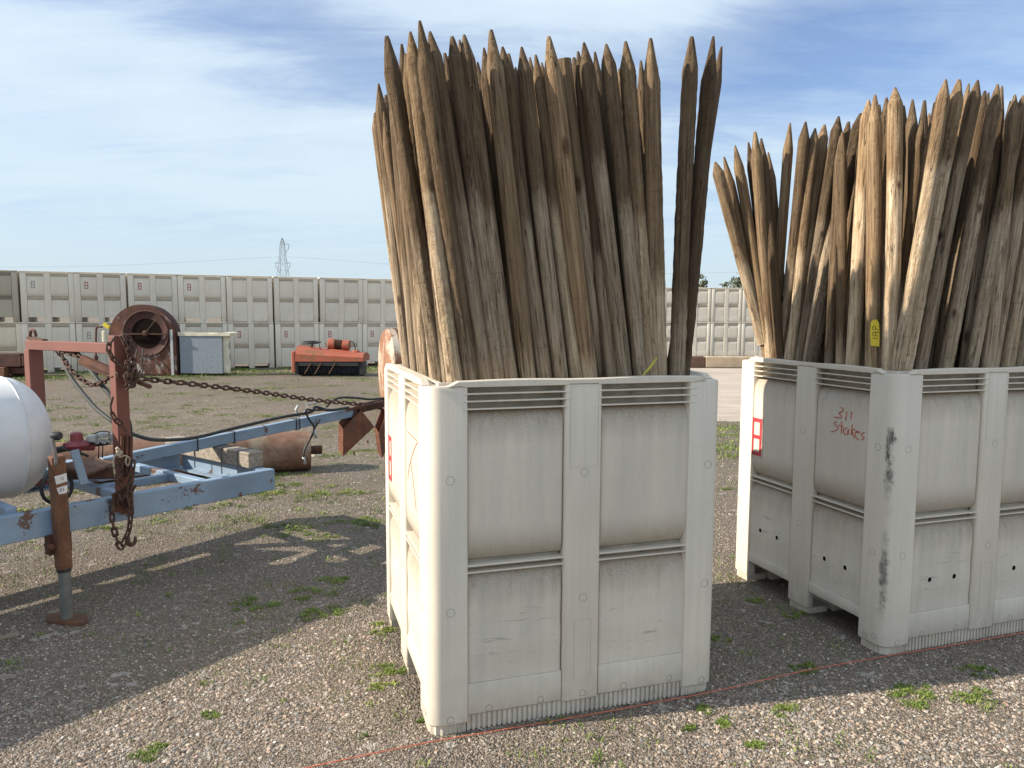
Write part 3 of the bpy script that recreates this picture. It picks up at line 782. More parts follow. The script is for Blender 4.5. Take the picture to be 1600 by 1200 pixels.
B2 = [
 (1117, 253, 1193, .90, .88, 66, 's', 1.2, .2, .3), (1132, 245, 1199, .95, .98, 60, 's', 1.2, .35, .4), (1149, 227, 1204, .80, .80, 60, 's', 1.2, .3, .5), (1152, 240, 1208, .96, .96, 56, 's', 1.2, .5, .4),
 (1170, 222, 1214, .92, .96, 56, 's', 1.2, .6, .3), (1179, 206, 1206, .70, .62, 64, 's', 1.3, .15, .3), (1189, 216, 1222, .84, .90, 60, 's', 1.2, .6, .4), (1201, 238, 1228, .90, .98, 60, 's', 1.2, .6, .3),
 (1234, 192, 1208, .60, .52, 60, 's', 1.2, .2, .3), (1259, 190, 1220, .50, .42, 64, 's', 1.2, .3, .5), (1274, 200, 1236, .64, .66, 56, 's', 1.3, .5, .4), (1288, 195, 1233, .42, .44, 66, 's', 1.5, .2, .3),
 (1310, 182, 1250, .36, .34, 66, 's', 1.55, .35, .8), (1326, 190, 1262, .52, .60, 60, 's', 1.4, .6, .5), (1345, 177, 1268, .28, .22, 68, 'b', 1.6, .3, 1.),
 (1357, 156, 1332, .12, .24, 68, 's', 1.75, .1, .1), (1368, 148, 1364, .085, .13, 70, 's', 1.25, .15, .2), (1386, 152, 1372, .22, .34, 56, 's', 1.4, .4, .5), (1400, 137, 1388, .11, .20, 72, 's', 1.85, .15, .3),
 (1412, 165, 1400, .34, .42, 56, 's', 1.4, .8, .4), (1427, 155, 1412, .26, .36, 66, 's', 1.3, .8, .3), (1445, 157, 1420, .32, .40, 56, 's', 1.4, .75, .7), (1460, 160, 1440, .36, .44, 52, 's', 1.4, .6, .4),
 (1479, 124, 1401, .072, .06, 64, 's', 1.8, .2, .5), (1498, 125, 1421, .070, .08, 70, 'b', 1.9, .15, .6), (1513, 131, 1436, .16, .18, 60, 's', 1.9, .3, .3), (1527, 125, 1448, .068, .09, 66, 's', 1.95, .1, .3),
 (1539, 142, 1466, .18, .22, 60, 's', 1.8, .5, .3), (1545, 145, 1476, .26, .30, 54, 's', 1.7, .6, .3), (1560, 132, 1484, .072, .10, 66, 'b', 1.75, .3, .7), (1566, 134, 1508, .15, .2, 56, 's', 1.8, .35, .3),
 (1587, 148, 1541, .10, .16, 66, 's', 1.7, .35, .4), (1599, 150, 1524, .078, .12, 64, 'b', 1.6, .45, .6), (1619, 140, 1557, .075, .12, 66, 's', 1.7, .35, .3), (1640, 150, 1582, .07, .1, 70, 's', 2.0, .3, .4), (1655, 160, 1601, .07, .1, 68, 's', 1.9, .4, .4)]
MARKS = {}
for bi, (A, a, LST, who, rimz) in enumerate(((A1, a1, B1, 'nearer', 1.2), (A2, a2, B2, 'right', 1.2))):
    placed = []; k = 0; BINA, BINa = A, a
    for (tx, ty, rx, tr, tt, dmm, kd, gr, tn, bk) in sorted(LST, key=lambda e: e[0]):
        # x at the rim is read where the stake meets height 1.2
        rr = dmm/2000; dt = tt-tr
        lo = on_plane_t(A, a, rx, 588, tr)
        for _ in range(6):
            py = project((lo.x, lo.y, 1.2))[1]; lo = on_plane_t(A, a, rx, py, tr)
        ll = local(A, a, lo); smin = .074+rr+(0 if tr < .3 or bi == 1 else 0)
        if ll.x < smin:                 # it stands against the left wall instead: same sight line, further back
            py = 575
            for _ in range(8):
                d_r = ray(rx, py); u_ = np.array([math.cos(a), math.sin(a)]); kk = (np.array(A[:2])@u_+smin)/(d_r[:2]@u_); lo = Vector(CP+d_r*kk); py = project((lo.x, lo.y, 1.2))[1]
            ll = local(A, a, lo); tr = ll.y; dt = min(max(dt, -.06), .06)
        lo = world(A, a, Vector((min(max(ll.x, smin), BW-.072-rr), min(max(ll.y, .068+rr), BD-.07-rr), 1.2)))
        tr = local(A, a, lo).y; tt = tr+dt
        tt = min(tt, tr+.01) if tr < .11 else min(tt, tr+(tr-.08)*1.1)
        tip = on_plane_t(A, a, tx, ty, tt)
        o, base = put_stake(lo, tip, dmm/1000, kd, gr, tn, bk, seed=k); k += 1
        look = {'b': 'rough barked brown', 's': 'smooth brown' if tn > .4 else 'pale brown', 'f': 'flat-topped grey'}[kd]
        tag(o, f'{look} pointed stake, its tip {ordn(k)} from the left above the {who} bin' if kd != 'f' else 'grey stake with flat cut top instead of a point, in the nearer bin',
            'stake', f'wooden stakes standing in the {who} bin')
        placed.append((local(A, a, lo), local(A, a, tip), rr))
        if bi == 1 and tx == 1368: TAGGED = (lo, tip, dmm/1000)
    # fillers deep inside the bundle
    env = sorted([(t[0], t[1]) for t in LST])
    ex = [e[0] for e in env]; ey = [e[1] for e in env]
    rmx = [t[2] for t in LST]
    target = 95 if bi == 0 else 135; tries = 0; nf = 0
    while nf < target and tries < 14000:
        tries += 1
        r = random.uniform(.025, .030)
        s = random.uniform(.1, BW-.1); t = random.uniform(.14, BD-.1)
        if bi == 0: ls = -0.16+random.uniform(-.05, .05); lt = random.uniform(-.02, .10)
        else:
            ls = np.interp(s, [0, .3, .6, 1.1], [-.02, .10, .16, .22])+random.uniform(-.04, .04); lt = random.uniform(-.02, .12)
        ztip = random.uniform(2.25, 2.50)
        P0 = Vector((s, t, 1.2)); P1 = Vector((s+ls, t+lt, ztip))
        ok = True
        for (q0, q1, qr) in placed:
            if (P0.xy-q0.xy).length < (r+qr)*.97: ok = False; break
            if (P0.lerp(P1, .5).xy-q0.lerp(q1, .5).xy).length < (r+qr)*.8: ok = False; break
        if not ok: continue
        W0 = world(A, a, P0); W1 = world(A, a, P1)
        xs = []
        for f in (0, .25, .5, .75, 1):
            xs.append(project(W0.lerp(W1, f)))
        if bi == 0:
            ok = all(x < np.interp(y, [60, 590], [1000, 1032]) and x > np.interp(y, [60, 180, 450, 590], [608, 596, 605, 618]) for x, y in xs)
        else:
            ok = all(x > np.interp(y, [180, 300, 560], [1250, 1240, 1205]) for x, y in xs)
        tx_, ty_ = xs[-1]
        if ty_ < np.interp(tx_, ex, ey)+14 and tx_ < 1640: ok = False
        if not ok: continue
        o, base = put_stake(W0, W1, r*2, 'b' if random.random() < .3 else 's', random.uniform(1.2, 1.8), random.uniform(.3, .9), random.uniform(.2, .6), seed=nf)
        tag(o, f'{"rough" if o.data in SM["b"] else "smooth"} weathered stake {"just behind the front row" if t < .4 else "deep in the middle" if t < .7 else "at the back"}, {["left", "centre-left", "centre-right", "right"][min(3, int(s/BW*4))]} part of the {who} bin', 'stake', f'wooden stakes standing in the {who} bin')
        placed.append((P0, P1, r)); nf += 1

# yellow tag with number on one stake
lo, tip, dd = TAGGED
ax_ = (tip-lo).normalized(); f_ = lo+ax_*.10; to_cam = (Vector(CP)-f_); to_cam.z = 0; to_cam.normalize()
side_ = ax_.cross(to_cam).normalized()
f0 = f_+to_cam*(dd*.5*.87+.002)+side_*.006
M, L = frame(f0, f0+ax_*.118, to_cam)
tg = empty('number_tag'); tag(tg, 'yellow plastic tag with handwritten number stapled to a stake in the right bin', 'tag')
bm = NB()
add_prism(bm, [(0, -.018), (L*.45, -.019), (L*.88, -.016), (L, -.007), (L, .008), (L*.9, .016), (L*.5, .019), (.006, .015)], lambda x, y: M @ Vector((x, y, 0)), lambda x, y: M @ Vector((x, y, .003)))
build('tag_plate', bm, 'tag_yellow', tg)
bm = NB()
def tstroke(pts): add_tube(bm, [M @ Vector((x*L, y, .0036)) for x, y in pts], .0012, 5)
def circ(cx, r): return [(cx+r/ L*.9*math.cos(t), .003+r*.6*math.sin(t)) for t in np.linspace(0, 6.28, 11)]
tstroke([(.31, -.010), (.33, .012)])
tstroke(circ(.47, .010)); tstroke([(.42, -.004), (.40, -.012)])
tstroke([(.53, .006), (.55, -.013), (.50, -.014)])
tstroke(circ(.70, .010)); tstroke([(.66, -.004), (.63, -.013)]); tstroke([(.87, -.009), (.86, -.009)])
build('handwriting', bm, 'ink_black', tg)
# strap of yellow leaf-like tape on the nearer bin's rim
bm = NB(); pts = [on_plane_t(A1, a1, x, y, .03) for x, y in ((1003, 588), (1012, 578), (1020, 568), (1027, 558))]
rs = [(.004, .004), (.011, .002), (.010, .001), (.003, .0)]
vsA = []
for p, (w, _) in zip(pts, rs): vsA.append((bm.verts.new(p+Vector((-w*.8, 0, -w*.4))), bm.verts.new(p+Vector((w*.8, 0, w*.3))), bm.verts.new(p+Vector((0, .004, 0)))))
for p, q in zip(vsA, vsA[1:]):
    for k in range(3): bm.faces.new((p[k], p[(k+1) % 3], q[(k+1) % 3], q[k]))
bm.faces.new(vsA[0]); bm.faces.new(vsA[-1])
tag(build('yellow_strip', bm, 'leaf_strap'), 'small yellow-green strip curling up over the front rim of the nearer bin', 'strip')

# ------------------------------------------------------------------ STACKED BIN WALLS
def stack_meshes():
    D = {}
    F = FM['front'][2]; w = BW; (bA, bB), m0, m1 = bays(w)
    for typ in ('open', 'closed'):
        bm = NB()
        add_box(bm, (.045, .052, .12), (BW-.045, BD-.045, 1.19))
        if typ == 'open':
            for x0, x1 in ((.04, .13), (m0+.01, m1-.01), (BW-.13, BW-.04)): add_box(bm, (x0, .05, .0), (x1, BD-.06, .119))
        else:
            for y0 in (.05, .48, .93): add_box(bm, (.05, y0, 0), (BW-.05, y0+.09, .119))
        # the two far posts
        add_box(bm, (0, BD-.12, .0), (.12, BD, 1.19), bev=.015); add_box(bm, (BW-.12, BD-.12, 0), (BW, BD, 1.19), bev=.015)
        D['shell_'+typ] = bm
    bm = NB(); add_box(bm, (0, 0, .0), (.137, .13, 1.185), bev=.022, seg=2); D['cpL'] = bm
    bm = NB(); add_box(bm, (BW-.122, 0, .0), (BW, .13, 1.185), bev=.022, seg=2); D['cpR'] = bm
    bm = NB(); add_box(bm, (m0, .001, .0), (m1, .05, 1.184), bev=.008); D['mp'] = bm
    bm = NB(); add_box(bm, (-.004, -.006, 1.186), (BW+.004, .03, 1.2145), bev=.005); add_box(bm, (-.004, BD-.03, 1.186), (BW+.004, BD+.004, 1.2145), bev=.005)
    add_box(bm, (-.004, .031, 1.186), (.026, BD-.031, 1.213)); add_box(bm, (BW-.026, .031, 1.186), (BW+.004, BD-.031, 1.213)); D['rim'] = bm
    for nm, (s0, s1) in (('A', bA), ('B', bB)):
        s0 += .003; s1 -= .003
        D['up'+nm] = heightpanel(F, s0, s1, .60, 1.108, upper_d(s0, s1, .60, 1.108, .15), 8, 10, .0515)
        D['lo'+nm] = heightpanel(F, s0, s1, .17, .55, lower_d(s0, s1, .17, .55, .15), 8, 8, .0515)
        for t, zb in (('open', .118), ('closed', .02)):
            bm = NB(); add_box(bm, (s0, .004, zb), (s1, .0452, .168), bev=.005); D['band'+nm+t] = bm
        bm = NB()
        for z in (1.125, 1.15, 1.172): add_box(bm, (s0, .004, z-.004), (s1, .0452, z+.004))
        for z in (.562, .588): add_box(bm, (s0, .006, z-.004), (s1, .0452, z+.004))
        D['rib'+nm] = bm
    out = {}
    for k, bm in D.items():
        bmesh.ops.recalc_face_normals(bm, faces=bm.faces[:])
        me = bpy.data.meshes.new(k.rstrip('AB')); bm.to_mesh(me); bm.free()
        me.materials.append(MATS['stack_panel_plastic' if k[:2] in ('up', 'lo') else 'bin_plastic'])
        for p in me.polygons: p.use_smooth = True
        me.set_sharp_from_angle(angle=R(35)); out[k] = me
    for nm, mt in (('red', 'stack_mark_red'), ('faded', 'marking_faded_red'), ('grey', 'marking_grey')):
        o = marking(None, F, .225, .81, .080, .17, .0045, mt, .004, .22); me = o.data; bpy.data.objects.remove(o); out['mark_'+nm] = me
    return out
SMH = stack_meshes()
def stack_bin(loc, rz, typ, mark, tone, label, group):
    root = empty('stacked_bin', loc, rz); tag(root, label, 'bin', group)
    parts = [('shell', 'shell_'+typ), ('corner_post', 'cpL'), ('corner_post', 'cpR'), ('middle_post', 'mp'), ('rim', 'rim')]
    for nm in 'AB': parts += [('panel', 'up'+nm), ('panel', 'lo'+nm), ('lower_band', 'band'+nm+typ), ('rib', 'rib'+nm)]
    if mark: parts.append(('stencil_mark', 'mark_'+mark))
    for n_, k_ in parts:
        o = inst(n_, SMH[k_], root); o.color = (*tone, 1)
    return root
Sa = atZ(79, 579)*0.965; Ea = atZ(570, 574.5)*1.035
wd = (Ea-Sa); wd.z = 0; wd.normalize(); wang = math.atan2(wd.y, wd.x)
def wall_x(px):
    d = ray(px, 505); n = np.array([-wd.y, wd.x]); k = (np.array(Sa[:2])@n)/(d[:2]@n); X = Vector((d[0]*k, d[1]*k, 0)); return (X-Sa).dot(wd)
seams = [34, 120, 202, 280.5, 357, 429.5, 499, 567]
ss = [wall_x(p) for p in seams]; pitch = (ss[-1]-ss[0])/7
ss = [ss[0]-2*pitch, ss[0]-pitch]+ss+[ss[-1]+pitch*k for k in range(1, 8)]
upm = {2: 'faded', 1: 'grey', 3: 'red', 4: 'red'}; upm = {2: 'grey', 3: 'faded', 4: 'red', 5: 'red'}
lom = {3: 'grey', 6: 'red', 7: 'red', 8: 'red', 9: 'red'}
upt = {1: 'open', 2: 'open', 3: 'open', 4: 'open', 5: 'open'}; lot = {2: 'open', 6: 'open', 9: 'open', 1: 'closed', 7: 'closed'}
mname = {'red': 'red B mark', 'faded': 'faded red B mark', 'grey': 'grey B mark', None: 'no B mark'}
for row in (0, 1):
    for i in range(len(ss)-1):
        w = ss[i+1]-ss[i]; mk = (upm if row else lom).get(i); ty = (upt if row else lot).get(i, 'closed')
        g = random.uniform(1.12, 1.26) if i != 1 or row == 0 else .70
        tone = (g, g, g*.99) if i != 1 else (g, g*.98, g*.9)
        jit = random.uniform(-.02, .02)
        loc = Sa+wd*(ss[i]+(w-BW*1.05)*.5+jit)+Vector((-wd.y, wd.x, 0))*random.uniform(-.02, .03)
        loc.z = 1.213*row
        o = stack_bin(loc, wang+random.uniform(-.01, .01), ty, mk, tone,
                      f'{"dingy grey" if g < .8 else "white"} bin with {mname[mk]}, {"upper" if row else "lower"} row, '+('outside the left edge of view' if i == 0 else f'{ordn(i)} from the left edge of view'), 'bins stacked in the left wall')
        o.scale = ((w-.02)/BW, 1, 1)
C0 = atY(1020, 500, 26.0); C0.z = 0
for row in (0, 1):
    for i in range(-5, 16):
        g = random.uniform(1.08, 1.24); P = C0+Vector((1.115*(i-.13), 1.115*i*.06, 1.213*row+.004))
        j = i+3
        stack_bin(P, .06, 'closed', None, (g, g, g), f'white bin across the concrete, {"upper" if row else "lower"} row, '+({0: 'between nearer bundle and its lone stakes', 1: 'behind the two lone stakes', 2: 'standing whole in the gap between bundles', 3: 'half hidden by the right bundle'}.get(i) or f'{ordn(abs(i) if i < 0 else i-3)} one hidden behind the {"nearer" if i < 0 else "right"} bundle'), 'bins stacked across the concrete')

# low kerb in front of the far stack
kb = empty('low_kerb'); tag(kb, 'low concrete kerb with a brown painted length, in front of the far stack', 'kerb')
for (x0, x1, mt_) in ((3.6, 4.3, 'kerb_tan'), (4.31, 5.37, 'kerb_brown'), (5.38, 8.2, 'kerb_tan'), (8.21, 12.5, 'kerb_tan')):
    bm = NB(); add_box(bm, (x0, 20.4, 0), (x1, 20.75, .31), bev=.02); build('kerb_block', bm, mt_, kb)

# ------------------------------------------------------------------ TRAILER
TA = R(54); uh = Vector((math.cos(TA), math.sin(TA), 0)); nh = Vector((math.sin(TA), -math.cos(TA), 0))
NN, NF, NM = -3.70, -4.69, -4.17
def TP(px, py, n):
    d = ray(px, py); k = n/(d[:2]@np.array(nh[:2])); return Vector(CP+d*k)
def UN(u, n, z): return uh*u+nh*n+Vector((0, 0, z))
def uof(P): return P.dot(uh)
tr = empty('trailer', (0, 0, 0)); tag(tr, 'pale blue equipment trailer with white tank, red upright frame and rusty jack', 'trailer')
e1 = TP(430, 749, NN+.03); e0 = TP(0, 818, NN+.03)
uE = uof(e1); u0_ = uof(e0); zE = e1.z; z0_ = e0.z
def zb(u): return z0_+(zE-z0_)*(u-u0_)/(uE-u0_)
uL = u0_-2.6
zL = z0_-.0
def bpt(u, n, dz=0): return UN(u, n, (zb(u) if u > u0_ else z0_)+dz)
def tbeam(name, A, B, w, h, mt='blue_paint', bev=.004, parent=None):
    bm = NB(); v_ = (B-A).normalized(); add_beam(bm, A, B, w, h, up=uh if abs(v_.z) > .8 else Vector((0, 0, 1)), bev=bev); return build(name, bm, mt, parent or tr)
tbeam('side_beam', bpt(uL, NN), bpt(uE, NN), .055, .125)
def channel(name, A, B, w, h):
    bm = NB(); M, L = frame(A, B)
    add_box(bm, (0, -w/2, h/2-.012), (L, w/2, h/2), M); add_box(bm, (0, -w/2, -h/2), (L, w/2, -h/2+.012), M); add_box(bm, (0, -w/2, -h/2+.0125), (L, -w/2+.010, h/2-.0125), M)
    return build(name, bm, 'blue_paint', tr)
channel('side_beam', bpt(uE, NF), bpt(uL, NF), .055, .12)
channel('cross_beam', bpt(uE-.03, NN-.03), bpt(uE-.03, NF+.03), .055, .118)
for px in (322, 190, 20, ):
    u = uof(TP(px, 760, NN)); tbeam('cross_beam', bpt(u, NN-.03, .028), bpt(u, NF+.03, .028), .045, .045)
u = uof(TP(322, 750, NN)); tbeam('middle_beam', bpt(u, NM+.1, .02), bpt(u-.42, NM+.16, .02), .035, .045)
for u in (uL+.4, uL+1.4): tbeam('cross_beam', bpt(u, NN-.03), bpt(u, NF+.03), .06, .08)
bm = NB(); add_prism(bm, [(uL+.2, NF+.02), (u0_+.55, NF+.02), (u0_+.75, NM-.12), (uL+.2, NM-.1)], lambda a, b: UN(a, b, z0_+.07), lambda a, b: UN(a, b, z0_+.085)); build('deck_plate', bm, 'blue_paint', tr)  # added plate: blocks sun beside the tank to fill gaps in the shadow
# boom
bA_, bB_ = TP(158, 725, NM), TP(550, 644, NM)
tbeam('boom', bA_, bB_, .055, .066)
tbeam('boom_extension', bB_-(bB_-bA_).normalized()*.05+Vector((0, 0, .004)), TP(640, 622, NM), .04, .045, 'rusty_steel')
bm = NB(); add_beam(bm, TP(540, 641, NM+.03), TP(598, 628, NM+.03), .02, .02); add_beam(bm, TP(560, 634, NM-.03), TP(600, 626, NM-.03), .02, .03); add_beam(bm, TP(556, 640, NM+.03), TP(548, 664, NM+.03), .015, .02)
add_tube(bm, [TP(x, y, NM-.03) for x, y in ((520, 655), (560, 640), (575, 634), (600, 640))], .008)
build('linkage', bm, 'rusty_steel', tr)
# square clamps on the boom
bm = NB()
for px in (305, 460, 465, 363):
    u = uof(TP(px, 700, NM)); f = (u-uof(bA_))/(uof(bB_)-uof(bA_)); C = bA_.lerp(bB_, f)
    add_tube(bm, [C+nh*x+Vector((0, 0, z)) for x, z in ((-.031, -.037), (.031, -.037), (.031, .037), (-.031, .037))], .004, 6, True)
build('clamp', bm, 'black_rubber', tr)
bm = NB(); add_tube(bm, [TP(x, y, NM+.02) for x, y in ((467, 651), (462, 640), (466, 634))], .010); add_tube(bm, [TP(x, y, NM+.02) for x, y in ((448, 650), (470, 647), (482, 640), (478, 632), (495, 630))], .006)
build('lever', bm, 'bright_fitting', tr)
# hanging rusty boxes
def open_box(pts_front, off, name, th=.012):
    bm = NB(); F_ = [Vector(p) for p in pts_front]; B_ = [p+off for p in F_]
    a = [bm.verts.new(p) for p in F_]; b = [bm.verts.new(p) for p in B_]
    bm.faces.new(a); bm.faces.new(b[::-1])
    for k in (1, 2, 3):
        bm.faces.new((a[k], a[(k+1) % 4], b[(k+1) % 4], b[k]))
    o = build(name, bm, 'bucket_rust', tr)
    sm = o.modifiers.new('wall', 'SOLIDIFY'); sm.thickness = th; sm.offset = -1
    return o
off = nh*-.05+Vector((0, 0, .042))
nb = NM+.05
open_box([TP(536, 670, nb), TP(564, 641, nb), TP(585, 667, nb), TP(536, 713, nb)], off, 'weight_box', .006)
open_box([TP(592, 676, nb), TP(604, 646, nb), TP(622, 662, nb), TP(597, 717, nb)], off, 'weight_box', .006)
bm = NB()
for x, y in ((574, 688), (553, 706)): add_tube(bm, [TP(x, y, nb-.02), TP(x+1, y+5, nb-.02)], .006, 6)
build('stud', bm, 'rusty_steel', tr)
# upright frame
un = uof(TP(191, 700, NN)); ztop = TP(191, 524, NN).z
fr = [bpt(un, NN-.0, .0), bpt(un, NF, .0)]
zc0 = TP(170, 545, NN).z; zc1 = TP(52, 539, NF).z
tbeam('upright_post', UN(un, NN, zb(un)-.055), UN(un, NN, ztop), .062, .062, 'red_primer', .003)
uf = uof(TP(55, 600, NF)); 
tbeam('upright_post', UN(uf, NF, zb(uf)-.05), UN(uf, NF, TP(55, 533, NF).z-.045), .07, .075, 'red_primer', .003)
tbeam('top_bar', UN(un, NN-.033, zc0), UN(uf, NF-.035, zc1), .055, .052, 'red_primer', .003)
bm = NB(); C = UN(uf, NF, zc1+.03)
add_tube(bm, smooth_path([C+nh*x+Vector((0, 0, z)) for x, z in ((-.03, 0), (-.03, .035), (-.005, .055), (.03, .05), (.045, .02))], 4), .009, 6)
add_beam(bm, C+nh*-.05+Vector((0, 0, .01)), C+nh*.16+Vector((0, 0, -.002)), .03, .016)
build('bracket', bm, 'rusty_steel', tr)
# tank
zt, zbm = TP(20, 598, NM).z, TP(20, 784, NM).z
rT = .30; zT = .815
uS = uof(TP(6, 690, NM))
Mt, _ = frame(UN(uS, NM, zT), UN(uS+1, NM, zT))
bm = NB(); prof = [(0, -2.2)]+[(rT*math.sin(t), -2.0-.19*math.cos(t)) for t in np.linspace(.25, math.pi/2, 8)]
prof += [(rT, -1.2), (rT, -.6), (rT, -.004), (rT*1.006, 0), (rT*.997, .006)]+[(rT*math.cos(t), .19*math.sin(t)) for t in np.linspace(.12, math.pi/2-.08, 14)]+[(0, .19)]
add_lathe(bm, prof, Mt, 56); tk = build('tank', bm, 'tank_white_paint', tr, True, 30)
bm = NB(); add_tube(bm, [Mt @ Vector((.0, (rT+.001)*math.cos(a), (rT+.001)*math.sin(a))) for a in np.linspace(0, 2*math.pi, 49)[:-1]], .005, 6, True)
build('weld_seam', bm, 'tank_white_paint', tk, True)
bm = NB()
for u in (uS-.45, uS-1.7): add_beam(bm, UN(u, NN, zb(u)+.06), UN(u, NF, zb(u)+.06), .06, .06)
build('tank_saddle', bm, 'blue_paint', tr)
# jack
nj = NN+.075; J = TP(100, 800, nj); uj = uof(TP(105, 965, nj))
zjt = TP(88, 712, nj).z; zjm = TP(104, 890, nj).z
ujt = uof(TP(88, 712, nj))
top_ = UN(ujt, nj, zjt); foot = UN(uj, nj, 0.012)
mid_ = foot.lerp(top_, (zjm)/(zjt))
jk = tbeam('jack_tube', mid_, top_, .058, .058, 'jack_rust', .006)
bm = NB(); add_tube(bm, [foot, mid_+(top_-mid_)*.05], .026, 16); build('jack_leg', bm, 'grey_steel', tr, True, 40)
bm = NB(); add_tube(bm, [mid_-(top_-mid_).normalized()*.012, mid_+(top_-mid_)*.0], .031, 16); build('collar', bm, 'black_rubber', tr, True, 40)
bm = NB(); add_prism(bm, [(-.105, -.03), (-.09, -.045), (.09, -.055), (.11, -.03), (.10, .03), (.06, .05), (-.08, .05), (-.11, .02)], lambda x, y: foot+uh*(x*.5)+nh*(x*.8)*1+Vector((-y*.4, y, -.010)), lambda x, y: foot+uh*(x*.5)+nh*(x*.8)+Vector((-y*.4, y, .004)))
build('foot_plate', bm, 'jack_rust', tr)
bm = NB(); A_ = foot.lerp(top_, .46); add_beam(bm, A_-nh*.06, A_-nh*.02, .10, .09); add_tube(bm, [A_+uh*-.045-nh*.05, A_+uh*-.045+nh*.01], .014)
build('jack_bracket', bm, 'rusty_steel', tr)
lab = foot.lerp(top_, .90)
bm = NB()
lM = lambda x, z: foot.lerp(top_, z)+nh*.0297+uh*x
add_prism(bm, [(-.026, .885), (.026, .895), (.026, .845), (-.020, .835)], lambda x, z: lM(x, z), lambda x, z: lM(x, z)+nh*.001)
add_prism(bm, [(-.020, .815), (.026, .823), (.024, .785), (.018, .775), (-.012, .775)], lambda x, z: lM(x, z), lambda x, z: lM(x, z)+nh*.001)
lb = build('jack_label', bm, 'label_white', jk)
bm = NB()
for x, z in ((.002, .867), (.010, .865), (.0, .80), (.008, .801), (-.006, .80)):
    add_tube(bm, [lM(x, z-.010)+nh*.0014, lM(x+.001, z+.010)+nh*.0014], .0011, 4)
build('label_print', bm, 'ink_black', lb)
bm = NB(); add_tube(bm, smooth_path([TP(x, y, nj+.045) for x, y in ((88, 728), (86, 705), (83, 688), (84, 680), (90, 681))], 3), .007); build('crank_arm', bm, 'grey_steel', tr, True)
bm = NB(); add_lathe(bm, [(.006, -.02), (.019, -.015), (.021, .01), (.016, .02), (0, .021)], frame(TP(88, 681, nj+.045), TP(88, 681, nj+.045)+uh*.5+nh*.8)[0], 14); build('crank_knob', bm, 'black_rubber', tr, True, 40)
bm = NB(); Cc = TP(89, 762, NN-.15); add_tube(bm, [Cc+uh*(.068*math.cos(a))+Vector((0, 0, .075*math.sin(a))) for a in np.linspace(0, 6.28, 25)[:-1]], .0085, 8, True); build('hose_ring', bm, 'black_rubber', tr, True)
# deck plate, strut, valve group
bm = NB(); q = [TP(x, y, n) for x, y, n in ((90, 726, NN-.12), (150, 713, NM-.05), (190, 718, NM+.0), (134, 741, NN-.1))]
add_prism(bm, [(0, 0), (1, 0), (1, 1), (0, 1)], lambda a, b: (q[0].lerp(q[3], b)).lerp(q[1].lerp(q[2], b), a), lambda a, b: (q[0].lerp(q[3], b)).lerp(q[1].lerp(q[2], b), a)-Vector((0, 0, .012)))
build('deck_plate', bm, 'jack_rust', tr)
bm = NB(); add_prism(bm, [(0, 0), (1, 0), (1, 1), (0, 1)], lambda a, b: TP(100+a*90, 732+b*18-a*2, NM+.12), lambda a, b: TP(100+a*90, 732+b*18-a*2, NM+.10)); build('side_plate', bm, 'rusty_steel', tr)
bm = NB(); add_beam(bm, TP(116, 703, NN-.07), TP(132, 756, NN-.03), .012, .036, up=uh); build('strut', bm, 'blue_paint', tr)
nv = NN-.20
bm = NB(); V0 = TP(121, 712, nv); V1 = TP(121, 672, nv)
add_lathe(bm, [(.018, -.01), (.018, .03), (.045, .035), (.06, .055), (.045, .072), (.03, .078), (.027, .112), (.02, .118), (0, .12)], frame(V0, V0+Vector((0, 0, 1)))[0], 18)
add_lathe(bm, [(.02, 0), (.02, .14)], frame(TP(100, 698, nv), TP(130, 698, nv))[0], 10)
build('valve_body', bm, 'red_valve_paint', tr, True, 40)
bm = NB()
for x0, x1, y0, y1 in ((138, 150, 680, 690), (152, 165, 676, 684), (171, 180, 678, 687)):
    P_ = TP((x0+x1)/2, (y0+y1)/2, nv+.02); w = .5*(x1-x0)*.0034; h = .5*(y1-y0)*.0034
    add_box(bm, (P_.x-w, P_.y-w, P_.z-h), (P_.x+w, P_.y+w, P_.z+h), bev=.004)
for k in range(9): 
    P_ = TP(148+k*3.6, 690+2.0*math.sin(k*2.1), nv+.03); add_box(bm, P_-Vector((.008, .008, .006)), P_+Vector((.008, .008, .006)), bev=.002)
build('valve_fitting', bm, 'bright_fitting', tr)
bm = NB(); add_tube(bm, smooth_path([TP(x, y, nv) for x, y in ((88, 704), (105, 700), (130, 697), (150, 693), (180, 689))], 4), .016, 10)
add_tube(bm, smooth_path([TP(x, y, nv+.02) for x, y in ((88, 700), (100, 702), (120, 706), (138, 713))], 4), .007, 6)
for x in (155, 161): add_tube(bm, [TP(x, 690, nv+.02), TP(x-1, 716, nv+.02)], .003, 5)
add_tube(bm, smooth_path([TP(x, y, nv+.02) for x, y in ((146, 678), (158, 674), (172, 676), (162, 684))], 3), .003, 5)
build('pipe_work', bm, 'grey_hose_rubber', tr, True)
# hoses
bm = NB(); add_tube(bm, smooth_path([TP(x, y, n) for x, y, n in ((95, 550, -4.35), (99, 566, -4.3), (110, 588, -4.2), (130, 615, -4.05), (152, 640, -3.9), (178, 660, -3.75), (195, 672, -3.78), (215, 681, -3.95), (240, 687, -4.05), (275, 687, -4.1), (310, 683, -4.1), (350, 673, -4.12), (400, 661, -4.14), (445, 651, -4.15), (485, 644, -4.12), (493, 636, -4.12), (515, 641, -4.12), (545, 637, -4.12))], 5), .0105, 8); build('hose', bm, 'grey_hose_rubber', tr, True)
bm = NB(); add_tube(bm, smooth_path([TP(x, y, n) for x, y, n in ((117, 548, -4.2), (130, 562, -4.1), (150, 590, -3.95), (176, 622, -3.8), (196, 648, -3.76), (203, 668, -3.72), (203, 690, -3.7))], 5), .0115, 8); build('hose', bm, 'grey_hose_rubber', tr, True)
